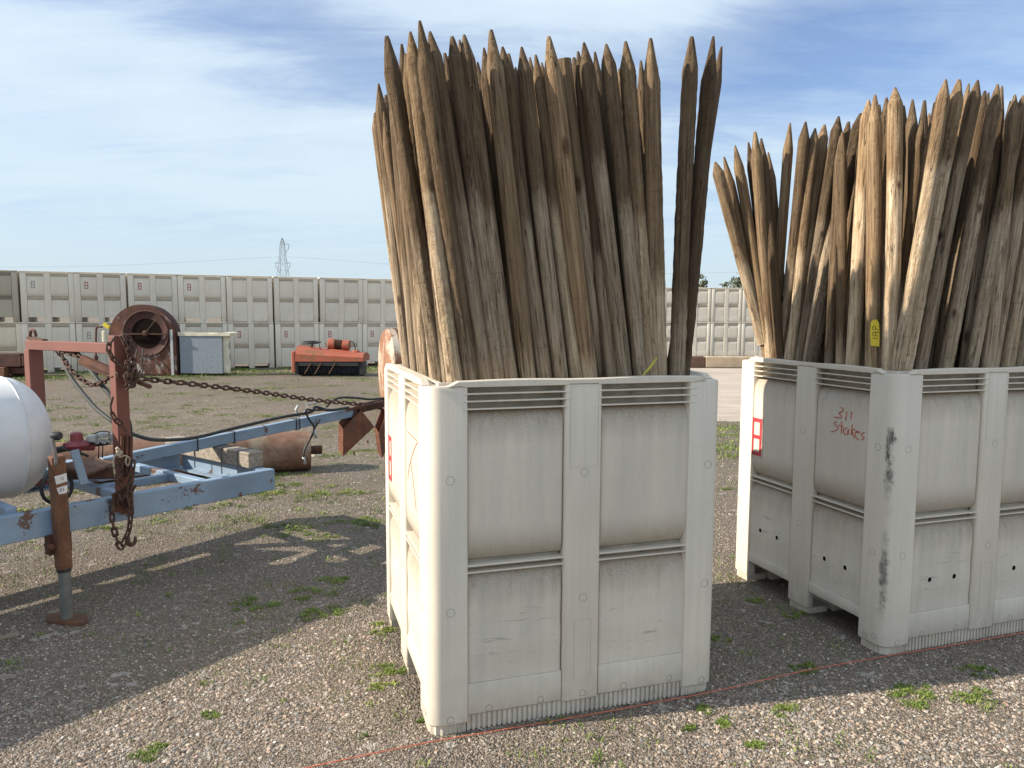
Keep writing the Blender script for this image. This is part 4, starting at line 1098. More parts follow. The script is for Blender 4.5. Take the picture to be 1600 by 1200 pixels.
bm = NB(); add_tube(bm, smooth_path([TP(x, y, NM+.06) for x, y in ((520, 640), (490, 641), (479, 640), (481, 652), (491, 668), (488, 680), (477, 700), (474, 715), (476, 723))], 4), .007, 8)
add_tube(bm, smooth_path([TP(x, y, NM+.07) for x, y in ((500, 655), (492, 668), (490, 676))], 3), .007, 8)
add_tube(bm, smooth_path([TP(x, y, NM-.02) for x, y in ((510, 636), (520, 626), (535, 621), (560, 622), (578, 624), (600, 622))], 4), .008, 8); build('hose', bm, 'black_rubber', tr, True)
bm = NB(); add_tube(bm, [TP(474, 714, NM+.06), TP(477, 725, NM+.06)], .010); build('hose_end', bm, 'bright_fitting', tr, True); bm = NB(); add_tube(bm, [TP(491, 672, NM+.07), TP(494, 684, NM+.07)], .010); build('hose_end', bm, 'bright_fitting', tr, True)

# ---- chains
def link_mesh(L=.046, W=.030, r=.0052):
    bm = NB(); pts = []
    hw = W/2-r; hl = L/2
    for a in np.linspace(-math.pi/2, math.pi/2, 6): pts.append((hl-hw+hw*math.cos(a), hw*math.sin(a), 0))
    for a in np.linspace(math.pi/2, 3*math.pi/2, 6): pts.append((-(hl-hw)+hw*math.cos(a), hw*math.sin(a), 0))
    add_tube(bm, pts, r, 6, True); bmesh.ops.recalc_face_normals(bm, faces=bm.faces[:])
    me = bpy.data.meshes.new('link'); bm.to_mesh(me); bm.free()
    for p in me.polygons: p.use_smooth = True
    me.materials.append(MATS['rusty_chain']); return me
LK = link_mesh()
def chain(name, label, pts, pitch=.036, scale=1.0, twist=0.0):
    P = smooth_path(pts, 12); root = empty(name, P[0]); tag(root, label, 'chain')
    d = [0]
    for a, b in zip(P, P[1:]): d.append(d[-1]+(b-a).length)
    n = max(2, int(d[-1]/(pitch*scale)))
    for k in range(n):
        t = (k+.5)/n*d[-1]; j = max(i for i in range(len(d)) if d[i] <= t); j = min(j, len(P)-2)
        f = (t-d[j])/max(1e-9, d[j+1]-d[j]); C = P[j].lerp(P[j+1], f); x = (P[j+1]-P[j]).normalized()
        y = Vector((0, 0, 1)).cross(x)
        if y.length < .05: y = Vector((0, 1, 0)).cross(x)
        y.normalize(); z = x.cross(y)
        rot = Matrix(((x.x, y.x, z.x), (x.y, y.y, z.y), (x.z, y.z, z.z))).to_4x4()
        ang = (math.pi/2 if k % 2 else 0)+.35+random.uniform(-.2, .2)+twist
        o = inst('link', LK, root)
        o.matrix_local = Matrix.Translation(C-P[0]) @ rot @ Matrix.Rotation(ang, 4, 'X') @ Matrix.Scale(scale, 4)
    return root
chain('chain', 'rusty chain stretched tight from the upright post to the boom end', [TP(204, 590, NN+.03), TP(300, 600, -3.80), TP(400, 612, -3.95), TP(500, 626, -4.1), TP(592, 634, NM)], .040, 1.12)
chain('chain', 'rusty chain sagging from the red top bar to the near post', [TP(x, y, n) for x, y, n in ((88, 546, -4.35), (100, 562, -4.3), (113, 580, -4.15), (128, 593, -4.05), (143, 601, -3.95), (158, 598, -3.85), (172, 590, -3.75), (184, 585, -3.66))])
chain('chain', 'short rusty chain looped under the middle of the red top bar', [TP(x, y, n) for x, y, n in ((98, 549, -4.3), (110, 553, -4.2), (122, 556, -4.12), (133, 566, -4.05))])
chain('chain', 'tangled rusty chain wrapped around the top of the near red post', [TP(x, y, n) for x, y, n in ((178, 528, -3.64), (170, 542, -3.64), (174, 556, -3.63), (184, 566, -3.62), (196, 574, -3.62), (206, 562, -3.64), (207, 545, -3.66), (200, 530, -3.7), (191, 525, -3.64), (196, 538, -3.62), (203, 556, -3.63), (198, 572, -3.62), (202, 590, -3.62), (212, 583, -3.62), (206, 600, -3.62), (198, 608, -3.62))], .034)
chain('chain', 'second rusty chain hanging down the right side of the near red post', [TP(x, y, n) for x, y, n in ((200, 534, -3.68), (203, 550, -3.64), (210, 565, -3.64), (204, 580, -3.62), (196, 592, -3.62), (204, 602, -3.62), (214, 590, -3.62), (218, 582, -3.64))], .034)
chain('chain', 'short rusty chain hanging on the left side of the near red post', [TP(x, y, n) for x, y, n in ((176, 622, -3.64), (173, 637, -3.64), (178, 652, -3.62), (188, 662, -3.62), (196, 672, -3.62))], .034)
lp = chain('chain', 'rusty chain loop with a hook hanging below the blue side beam', [TP(x, y, -3.60) for x, y in ((174, 790), (176, 815), (181, 838), (189, 854), (197, 840), (203, 820), (204, 792), (202, 770), (206, 745), (208, 720))], .036, 1.05)
bm = NB(); H = TP(204, 838, -3.59)
add_tube(bm, smooth_path([TP(x, y, -3.59) for x, y in ((199, 838), (200, 848), (206, 851), (211, 846), (211, 838))], 4), [.011]*9+[.010, .010, .009, .009, .008, .008, .006, .004], 8)
o = build('hook', bm, 'rusty_chain', lp, True); o.matrix_parent_inverse = Matrix.Translation(-lp.location)
# chain binder and rusty bracket clustered on the post foot
cb = empty('chain_binder', TP(193, 740, NN)); tag(cb, 'rusty lever binder and chain bunched at the foot of the near red post', 'chain binder')
def cbp(name, bm, mt, smooth=True):
    o = build(name, bm, mt, cb, smooth, 40); o.matrix_parent_inverse = Matrix.Translation(-cb.location)
bm = NB()
for x, y0, y1 in ((191, 682, 740), (198, 680, 745), (205, 681, 738)): add_tube(bm, [TP(x, y0, NN+.045), TP(x-1, y1, NN+.05)], .009, 8)
cbp('rod', bm, 'rusty_steel')
bm = NB(); add_prism(bm, [(174, 772), (186, 766), (207, 762), (209, 796), (194, 802), (178, 800)], lambda x, y: TP(x, y, NN+.035), lambda x, y: TP(x, y, NN+.065)); cbp('bracket_plate', bm, 'rusty_steel', False)
bm = NB()
for k in range(16):
    C = TP(random.uniform(180, 210), random.uniform(722, 795), NN+.06+random.uniform(0, .025)); a = random.uniform(0, 3.14)
    ax = uh*math.cos(a)+Vector((0, 0, math.sin(a))); ay = nh*.7+uh*-.5*math.sin(a)
    add_tube(bm, [C+ax*(.022*math.cos(t))+ay*(.014*math.sin(t)) for t in np.linspace(0, 6.28, 11)[:-1]], .0062, 6, True)
cbp('chain_bunch', bm, 'rusty_chain')
bm = NB(); add_tube(bm, smooth_path([TP(x, y, NN+.07) for x, y in ((180, 745), (177, 722), (181, 710), (190, 706), (186, 714), (196, 712), (203, 718), (200, 728), (196, 722), (198, 714))], 4), .004, 6); add_tube(bm, smooth_path([TP(x, y, NN+.075) for x, y in ((182, 700), (186, 704), (184, 711), (190, 707), (182, 705))], 3), .008, 6)
cbp('rope_tie', bm, 'rope_pale')
bm = NB(); add_beam(bm, TP(128, 560, -3.95), TP(186, 584, -3.74), .03, .032); add_beam(bm, TP(125, 566, -3.98), TP(178, 589, -3.78), .022, .022)
add_beam(bm, TP(186, 584, -3.74), TP(236, 605, -3.58), .02, .02, bev=.004)
tag(build('steel_bar', bm, 'rusty_steel'), 'rusty steel lever bar crossing behind the near red post', 'bar')

# timber strapped on the front of the frame
tb = empty('timber_beam', (0, 0, 0)); tag(tb, 'weathered grey timber wired across the front end of the blue trailer frame', 'timber')
nA = TP(404, 716, NN-.06); uA = uof(nA)
ut = uE-.035; A_ = UN(ut, NN-.10, zE+.108); B_ = UN(ut, NF-.05, zE+.108)
pA = atY(398, 715, 0.001)
bm = NB(); add_beam(bm, A_, B_, .10, .095, bev=.006); build('timber', bm, 'grey_timber', tb)
bm = NB()
for f in (.12, .3, .62):
    C = A_.lerp(B_, f)
    add_tube(bm, [C+uh*x+Vector((0, 0, z)) for x, z in ((-.053, -.115), (-.055, .05), (.053, .052), (.055, -.06))], .004, 5)
build('wire_tie', bm, 'grey_steel', tb)

# rusty roller pipe lying behind
pe = atZ(480, 728); rP = .178
d_ = Vector((math.cos(R(19)), math.sin(R(19)), 0)); pe = Vector((-1.87, 6.72, rP))
Mp, _ = frame(pe-d_*1.75, pe)
rp = empty('roller_pipe', (0, 0, 0)); tag(rp, 'fat rusty steel roller lying on the gravel behind the trailer frame', 'roller')
bm = NB(); add_lathe(bm, [(rP-.02, -.64), (rP, -.65), (rP, 0), (rP, 1.0), (rP*1.005, 1.2), (rP, 1.205), (rP, 1.75), (rP-.012, 1.752), (rP-.014, 1.735), (0, 1.735)], Mp, 40); build('roller', bm, 'roller_rust', rp, True, 30)
bm = NB(); add_lathe(bm, [(.04, 1.73), (.04, 1.86), (0, 1.861)], Mp, 14); build('spindle', bm, 'rusty_steel', rp, True, 30)

# big rusty drum half hidden behind the nearer bin
dr = empty('rusty_drum', (0, 0, 0)); tag(dr, 'big upright rusty drum with pale end, half hidden behind the nearer bin', 'drum')
Yd = 10.55; cD = atY(602, 575, Yd); rD = .615; cD.z = rD+.0
dd_ = Vector((math.cos(R(20)), math.sin(R(20)), 0)); Md, _ = frame(cD, cD+dd_)
bm = NB(); add_lathe(bm, [(0, -.05), (.2, -.045), (.4, -.03), (rD-.03, -.005), (rD, .03), (rD, .12)], Md, 44); build('drum_end', bm, 'drum_pale_rust', dr, True, 40)
bm = NB(); add_lathe(bm, [(rD-.01, .12), (rD+.012, .122), (rD+.012, .15), (rD-.01, .152)], Md, 44); build('hoop', bm, 'rusty_steel', dr, True, 30)
bm = NB(); add_lathe(bm, [(rD-.004, .153), (rD-.004, 1.3), (.3, 1.34), (0, 1.34)], Md, 44); build('drum_body', bm, 'drum_red_rust', dr, True, 30)

# ------------------------------------------------------------------ centrifugal fan by the wall
YF = 16.9
fan = empty('blower_fan', (0, 0, 0)); tag(fan, 'rusty centrifugal blower with round inlet and galvanised outlet box by the stacked bins', 'blower')
pxm = YF/FPX
Cf = atY(222, 529, YF); rF = 53*pxm; zf = Cf.z; g0 = 0.02
FX = Vector((1, 0, 0))
def fpoly(r, zlow, n=22, side=None):
    P = [(r*math.cos(a), r*math.sin(a)) for a in np.linspace(0, math.pi, n)]
    return [(side or r, zlow)]+P+[(-(side or r), zlow)]
bm = NB(); add_prism(bm, fpoly(rF, g0-zf), lambda x, z: Vector((Cf.x+x, Cf.y+.02, zf+z)), lambda x, z: Vector((Cf.x+x, Cf.y+.30, zf+z))); build('housing', bm, 'fan_housing_rust', fan, True, 40)
rI = 35*pxm; Ci = atY(229, 521, YF)
# front plate with a real round hole
bm = NB(); n = 48
outer = fpoly(rF*.985, g0-zf+.01, 36)
def ray_out(a):
    dx, dz = math.cos(a), math.sin(a); ox, oz = Ci.x-Cf.x, Ci.z-zf; best = 9
    for (x0, z0), (x1, z1) in zip(outer, outer[1:]+outer[:1]):
        ex_, ez_ = x1-x0, z1-z0; det = dx*(-ez_)+dz*ex_
        if abs(det) < 1e-9: continue
        t = ((x0-ox)*(-ez_)+(z0-oz)*ex_)/det; s = (dx*(z0-oz)-dz*(x0-ox))/det
        if t > 0 and -1e-6 <= s <= 1+1e-6: best = min(best, t)
    return best
RI, RO, RB = [], [], []
for k in range(n):
    a = 2*math.pi*k/n; L = ray_out(a)
    RI.append(bm.verts.new((Ci.x+rI*math.cos(a), Cf.y-.004, Ci.z+rI*math.sin(a)))); RO.append(bm.verts.new((Ci.x+L*math.cos(a), Cf.y-.004, Ci.z+L*math.sin(a))))
for k in range(n):
    k2 = (k+1) % n; bm.faces.new((RI[k], RI[k2], RO[k2], RO[k]))
ext = bmesh.ops.extrude_face_region(bm, geom=bm.faces[:]); 
for v in [g for g in ext['geom'] if isinstance(g, bmesh.types.BMVert)]: v.co.y += .02
build('front_plate', bm, 'fan_front_rust', fan)
bm = NB(); add_tube(bm, [Vector((Ci.x+rI*math.cos(a), Cf.y-.03, Ci.z+rI*math.sin(a))) for a in np.linspace(0, 2*math.pi, 49)[:-1]], .014, 8, True); build('inlet_ring', bm, 'rusty_chain', fan, True)
bm = NB()
P0_ = [(rI*.99, 0.0), (rI*.93, .06), (rI*.80, .10), (rI*.70, .016+.1)]
Mi, _ = frame(Vector((Ci.x, Cf.y-.03, Ci.z)), Vector((Ci.x, Cf.y+1, Ci.z)))
rings = []
for r, x in ((rI*.99, -.0), (rI*.90, .020), (rI*.78, .034), (rI*.64, .040)):
    rings.append([bm.verts.new(Mi @ Vector((x, r*math.cos(2*math.pi*k/40), r*math.sin(2*math.pi*k/40)))) for k in range(40)])
for a, b in zip(rings, rings[1:]):
    for k in range(40): bm.faces.new((a[k], a[(k+1) % 40], b[(k+1) % 40], b[k]))
o = build('inlet_cone', bm, 'fan_housing_rust', fan, True)
bm = NB(); add_lathe(bm, [(rI*.66, 0), (rI*.66, .01), (0, .01)], frame(Vector((Ci.x, Cf.y+.012, Ci.z)), Vector((Ci.x, Cf.y-1, Ci.z)))[0], 36); build('inlet_throat', bm, 'dark_void', fan)
bm = NB()
add_lathe(bm, [(.07, 0), (.07, .06), (.04, .10), (0, .10)], frame(Vector((Ci.x, Cf.y-.0, Ci.z)), Vector((Ci.x, Cf.y-1, Ci.z)))[0], 14)
add_beam(bm, Vector((Ci.x-rI, Cf.y-.06, Ci.z-.01)), Vector((Ci.x+rI, Cf.y-.06, Ci.z-.01)), .03, .03)
build('hub', bm, 'rusty_steel', fan, True, 30)
bm = NB(); add_tube(bm, [Vector((Ci.x+.03, Cf.y-.08, Ci.z+.04)), Vector((Ci.x+.28, Cf.y-.08, Ci.z+.33))], .009, 6); build('stay_rod', bm, 'rusty_chain', fan)
bm = NB(); p0 = atY(265, 515, YF-.03); p1 = atY(272, 590, YF-.03); add_box(bm, (p0.x, Cf.y-.03, g0), (p1.x, Cf.y-.006, p0.z)); build('edge_strip', bm, 'bright_fitting', fan)
# outlet box
q0 = atY(277, 525, YF); q1 = atY(347, 584, YF); q2 = atY(357, 524, YF)
bm = NB(); add_box(bm, (q0.x+.02, Cf.y+.05, q1.z), (q1.x, Cf.y+.55, q0.z), bev=.006); build('outlet_box', bm, 'galvanised_sheet', fan)
bm = NB()
add_prism(bm, [(q1.x+.002, q1.z+.02), (q2.x-.04, q1.z+.02), (q2.x-.01, q1.z+.22), (q2.x-.05, q1.z+.38), (q2.x-.02, q1.z+.5), (q2.x-.06, q1.z+.62), (q2.x, q0.z), (q1.x+.002, q0.z)], lambda x, z: Vector((x, Cf.y+.10, z)), lambda x, z: Vector((x, Cf.y+.14, z))); build('torn_flange', bm, 'pale_board', fan)
bm = NB(); add_prism(bm, [(q0.x, q0.z+.003), (q2.x+.02, q0.z+.003), (q2.x+.02, q0.z+.07), (q2.x-.10, q0.z+.09), (q2.x-.3, q0.z+.06), (q0.x+.2, q0.z+.075), (q0.x, q0.z+.09)], lambda x, z: Vector((x, Cf.y+.03, z)), lambda x, z: Vector((x, Cf.y+.55, z+.0))); build('top_plate', bm, 'pale_board', fan)
bm = NB(); add_box(bm, (Cf.x-rF-.05, Cf.y+.02, 0.0), (q0.x+.15, Cf.y+.6, .0195)); build('base_plate', bm, 'rusty_steel', fan)
bm = NB(); L0 = atY(214, 558, YF-.08); L1 = atY(214, 590, YF-.08)
for x in (212, 222): add_tube(bm, smooth_path([atY(x+2, 545, YF-.06), atY(x, 560, YF-.12), atY(x+1, 578, YF-.12), atY(x-4, 590, YF-.06)], 3), .012, 6)
build('cable', bm, 'black_rubber', fan)
# thin pipe stand with yellow tag left of the blower
ps = empty('pipe_stand', (0, 0, 0)); tag(ps, 'thin bent rusty pipe with a yellow block on its end, left of the blower', 'pipe')
Yp = 16.2
bm = NB(); add_tube(bm, smooth_path([atY(150, 600, Yp), atY(150, 560, Yp), atY(150, 520, Yp), atY(152, 511, Yp), atY(160, 511, Yp)], 3), .022, 8); add_tube(bm, [atY(150, 602, Yp), atY(150, 556, Yp)], .045, 8)
build('pipe', bm, 'rusty_steel', ps, True, 40)
bm = NB(); C = atY(166, 509, Yp); add_beam(bm, C+Vector((-.05, 0, .045)), C+Vector((.06, 0, -.045)), .06, .07); build('yellow_block', bm, 'tag_yellow', ps)
bm = NB(); C = atY(164, 524, Yp+.1); add_box(bm, C-Vector((.05, .05, .16)), C+Vector((.03, .05, .1)), bev=.02); build('bracket', bm, 'pale_board', ps)

# ------------------------------------------------------------------ sweeper
sw = empty('sweeper', (0, 0, 0)); tag(sw, 'orange sweeper attachment with black brush, steering wheel and small engine on top', 'sweeper')
YS = 16.9; k_ = YS/FPX
def sp_(px, py, dy=0): return atY(px, py, YS+dy)
bm = NB()
hood = [(0.0, .0), (0.0, .20), (.08, .34), (.25, .42), (.55, .40), (.8, .25), (.8, .0)]
xL, xR = sp_(461, 560).x, sp_(567, 560).x; zLt, zRt = sp_(461, 540).z, sp_(567, 552).z; zLb, zRb = sp_(461, 565).z, sp_(567, 565).z
add_prism(bm, hood, lambda y, z: Vector((xL, YS+y, zLb+z/.42*(zLt-zLb))), lambda y, z: Vector((xR, YS+y, zRb+z/.42*(zRt-zRb)))); build('hood', bm, 'orange_paint', sw, False)
bm = NB(); add_box(bm, (sp_(455, 560).x, YS+.0, sp_(455, 582).z), (xL-.002, YS+.5, sp_(455, 549).z), bev=.02); build('end_plate', bm, 'orange_paint', sw)
bm = NB(); zc_ = .215; rB = .20; Mb, _ = frame(Vector((xL+.03, YS+.27, zc_)), Vector((xR-.02, YS+.27, zc_)))
n = 54
for i in range(22):
    x0 = i*(xR-xL-.05)/22
    rings = []
    for x in (x0, x0+.055):
        rings.append([bm.verts.new(Mb @ Vector((x, (rB*(1 if k % 2 else .9)+random.uniform(-.012, .012))*math.cos(2*math.pi*k/n), (rB*(1 if k % 2 else .9)+random.uniform(-.012, .012))*math.sin(2*math.pi*k/n)))) for k in range(n)])
    for k in range(n): bm.faces.new((rings[0][k], rings[0][(k+1) % n], rings[1][(k+1) % n], rings[1][k]))
    bm.faces.new(rings[0]); bm.faces.new(rings[1])
build('brush', bm, 'brush_black', sw)
bm = NB(); add_box(bm, (sp_(460, 570).x, YS+.03, .05), (sp_(465, 570).x, YS+.5, sp_(465, 566).z)); add_box(bm, (sp_(561, 570).x, YS+.03, .05), (sp_(566, 570).x, YS+.5, sp_(565, 566).z)); add_box(bm, (sp_(466, 566).x, YS+.01, zLb-.10), (sp_(560, 566).x, YS+.03, zLb-.01)); build('skirt', bm, 'black_rubber', sw)
bm = NB()
for x in (482, 498, 520): add_beam(bm, sp_(x+4, 567, -.01), sp_(x-6, 584, -.01), .03, .02)
build('tine', bm, 'jack_rust', sw)
bm = NB(); C = sp_(487, 535, .3)
add_tube(bm, [C+Vector((.2*math.cos(a), .2*math.sin(a), .02*math.sin(a))) for a in np.linspace(0, 6.28, 25)[:-1]], .016, 6, True)
for a in (0.4, 2.5, 4.6): add_tube(bm, [C, C+Vector((.2*math.cos(a), .2*math.sin(a), 0))], .012, 5)
add_tube(bm, [C+Vector((0, 0, .02)), C+Vector((0.0, .05, -.16))], .025, 8); build('steering_wheel', bm, 'black_rubber', sw, True)
eng = NB()
e0_ = sp_(513, 537, .35); e1_ = sp_(547, 540, .35); Me, Le = frame(e0_, e1_)
add_lathe(eng, [(0, 0), (.10, .0), (.13, .02), (.13, .15), (.105, .17)], Me, 20); add_lathe(eng, [(.105, Le*.66), (.12, Le*.68), (.12, Le-.02), (.09, Le), (0, Le)], Me, 20)
eo = build('engine', eng, 'orange_paint', sw, True, 40)
bm = NB()
for k in range(7): add_lathe(bm, [(.115, .175+k*.022), (.115, .185+k*.022)], Me, 18)
add_lathe(bm, [(.09, .17), (.09, Le*.66)], Me, 18); build('cooling_fin', bm, 'rusty_steel', eo)
bm = NB(); C = sp_(557, 550, .3); add_box(bm, C-Vector((.08, .1, .06)), C+Vector((.06, .1, .05)), bev=.03); build('gearbox', bm, 'orange_paint', sw)
bm = NB(); add_tube(bm, smooth_path([sp_(x, y, .3) for x, y in ((546, 533), (552, 535), (555, 544), (556, 551))], 3), .012, 6); build('hose', bm, 'black_rubber', sw)

# ------------------------------------------------------------------ steel beams at far left
st_ = empty('steel_stack', (0, 0, 0)); tag(st_, 'stack of rusty box steel beams on the ground at the left edge', 'steel beams')
Yb = 16.3
def pbox(name, x0, y0, x1, y1, Y, dep, mt, parent, bev=.01):
    a = atY(x0, y1, Y); b = atY(x1, y0, Y); bm = NB(); add_box(bm, (a.x, Y, max(a.z, 0)), (b.x, Y+dep, b.z), bev=bev); return build(name, bm, mt, parent)
pbox('steel_beam', -30, 553, 30, 573, Yb, .5, 'fan_housing_rust', st_); pbox('steel_beam', -20, 574, 37, 584, Yb+.1, .35, 'rusty_steel', st_); pbox('steel_beam', -8, 574, 6, 591, Yb-.1, .18, 'jack_rust', st_); pbox('steel_beam', 14, 574.5, 36, 592, Yb+.5, .18, 'rusty_steel', st_)
bm = NB()
for x in (31, 36): p = atY(x, 556, Yb-.02); add_box(bm, (p.x-.03, Yb-.03, p.z-.22), (p.x+.01, Yb-.0, p.z))
build('flange', bm, 'rusty_steel', st_)

# ------------------------------------------------------------------ pylon, wires, trees
Yt = 350
py = empty('pylon', (0, 0, 0)); tag(py, 'grey lattice power pylon far behind the stacked bins', 'pylon')
PB = atY(444, 500, Yt); px_ = Yt/FPX
def W3(x, z, y=0): return Vector((PB.x+x, Yt+y, z))
zt_ = atY(444, 372, Yt).z
bm = NB(); lv = [(0, 4.2), (8, 3.4), (16, 2.6), (22, 1.9), (27, 1.4), (31, 1.1), (34, 0.9), (zt_-1.5, .6), (zt_, .12)]
for (z0, w0), (z1, w1) in zip(lv, lv[1:]):
    for sx, sy in ((-1, -1), (1, -1), (1, 1), (-1, 1)): add_beam(bm, W3(sx*w0, z0, sy*w0), W3(sx*w1, z1, sy*w1), .16, .16)
    for sy in (-1, 1):
        add_beam(bm, W3(-w0, z0, sy*w0), W3(w1, z1, sy*w1), .085, .085); add_beam(bm, W3(w0, z0, sy*w0), W3(-w1, z1, sy*w1), .085, .085); add_beam(bm, W3(-w1, z1, sy*w1), W3(w1, z1, sy*w1), .085, .085)
        add_beam(bm, W3(sy*w0, z0, -w0), W3(sy*w1, z1, w1), .085, .085)
build('tower', bm, 'tower_steel', py)
bm = NB(); arms = []
for yy, L, R_ in ((382, 1.2, 3.2), (411, 3.6, 3.6)):
    z = atY(444, yy, Yt).z
    for sx, l in ((-1, L), (1, R_)):
        if l < 2: continue
        add_beam(bm, W3(sx*.8, z+.9), W3(sx*l, z), .14, .14); add_beam(bm, W3(sx*.8, z-.3), W3(sx*l, z), .14, .14)
        add_beam(bm, W3(sx*l, z), W3(sx*(l-.6), z-2.6), .16, .16); add_beam(bm, W3(sx*(l-.9), z-2.6), W3(sx*.9, z-5.5), .12, .12); add_beam(bm, W3(sx*(l), z-1.4), W3(sx*(l-1.2), z-3.0), .10, .10)
        arms.append((sx*l, z))
build('cross_arm', bm, 'tower_steel', py)
def wire(pts, label, r=.05):
    bm = NB(); add_tube(bm, smooth_path(pts, 6), r, 4); tag(build('power_line', bm, 'wire_grey'), label, 'wire')
wire([atY(x, y, Yt) for x, y in ((-60, 417), (60, 417), (200, 414), (330, 407), (438, 401))], 'thin power line sagging from the pylon off to the left')
wire([atY(x, y, Yt) for x, y in ((450, 401), (520, 406), (600, 412), (760, 424), (900, 430), (1200, 424))], 'thin power line running from the pylon off to the right')
def tree(px, pyy, Y, r, h, label, n=1500):
    B = atY(px, 500, Y); root = empty('tree', (B.x, B.y, 0)); tag(root, label, 'tree', 'trees beyond the far stack')
    bm = NB(); add_tube(bm, [(0, 0, 0), (.1, 0, h*.4), (0, .1, h*.75)], [.28, .2, .09], 10)
    for k in range(7):
        a = k*.9; z = h*(.4+.05*k); add_tube(bm, [(0, 0, z), (r*.4*math.cos(a), r*.4*math.sin(a), z+.9), (r*.75*math.cos(a), r*.75*math.sin(a), z+1.3)], [.09, .05, .02], 6)
    build('trunk', bm, 'bark', root, True)
    vs, fs = [], []
    cl = [(r*.75*math.cos(k*.9)*random.uniform(.5, 1.1), r*.75*math.sin(k*.9), h*(.55+.42*random.random())) for k in range(16)]+[(0, 0, h*.85), (0, 0, h*.7)]
    for i in range(n):
        c = random.choice(cl); g = [random.gauss(0, 1) for _ in range(3)]; rr = r*.26
        p = Vector((c[0]+g[0]*rr, c[1]+g[1]*rr, min(c[2]+g[2]*rr*.55, h)))
        a = Vector([random.gauss(0, 1) for _ in range(3)]).normalized()*.16; b = Vector([random.gauss(0, 1) for _ in range(3)]).normalized()*.12
        j = len(vs); vs += [p-a, p+b, p+a, p-b]; fs.append((j, j+1, j+2, j+3))
    me = bpy.data.meshes.new('crown'); me.from_pydata(vs, [], fs); me.materials.append(MATS['crown_leaf']); inst('crown', me, root)
tree(1152, 425, 60, 1.15, 5.0, 'dark green tree top showing over the far stack between the two bundles', 650)
tree(1097, 430, 62, .4, 4.9, 'small dark treetop just right of the nearer bundle, beyond the far stack', 260)

# ------------------------------------------------------------------ string
sp = [atZ(x, y, .012) for x, y in ((440, 1207), (560, 1183), (700, 1153), (900, 1118), (1116, 1080), (1250, 1050), (1382, 1024), (1480, 1008), (1600, 989), (1700, 974))]
for i, p in enumerate(sp): p.z = .010+.004*math.sin(i*1.7)
bm = NB(); add_tube(bm, smooth_path(sp, 5), .0017, 6); tag(build('string_line', bm, 'string_orange', None, True), 'taut orange string running along the ground in front of both bins', 'string')
def bit(px, py_, L, W_b, H, rz, mt, label, cat='debris'):
    P = atZ(px, py_); bm = NB(); pts = [(-L/2, -W_b*.3), (-L*.2, -W_b/2), (L*.4, -W_b*.4), (L/2, W_b*.1), (L*.1, W_b/2), (-L*.4, W_b*.35)]
    add_prism(bm, pts, lambda x, y: Vector((x, y, 0.002)), lambda x, y: Vector((x*.95, y*.9, H))); o = build('wood_chip', bm, mt); o.location = P; o.rotation_euler = (0, 0, rz); tag(o, label, cat)
bit(12, 996, .10, .02, .012, .9, 'grey_timber', 'small splinter of wood on the shaded gravel at the left edge')
bit(8, 1060, .08, .02, .012, .2, 'grey_timber', 'brown wood chip lying in the deep shadow at the left edge')
bit(495, 713, .12, .06, .03, .2, 'pale_board', 'pale flat stone lying by the end of the rusty roller', 'stone')

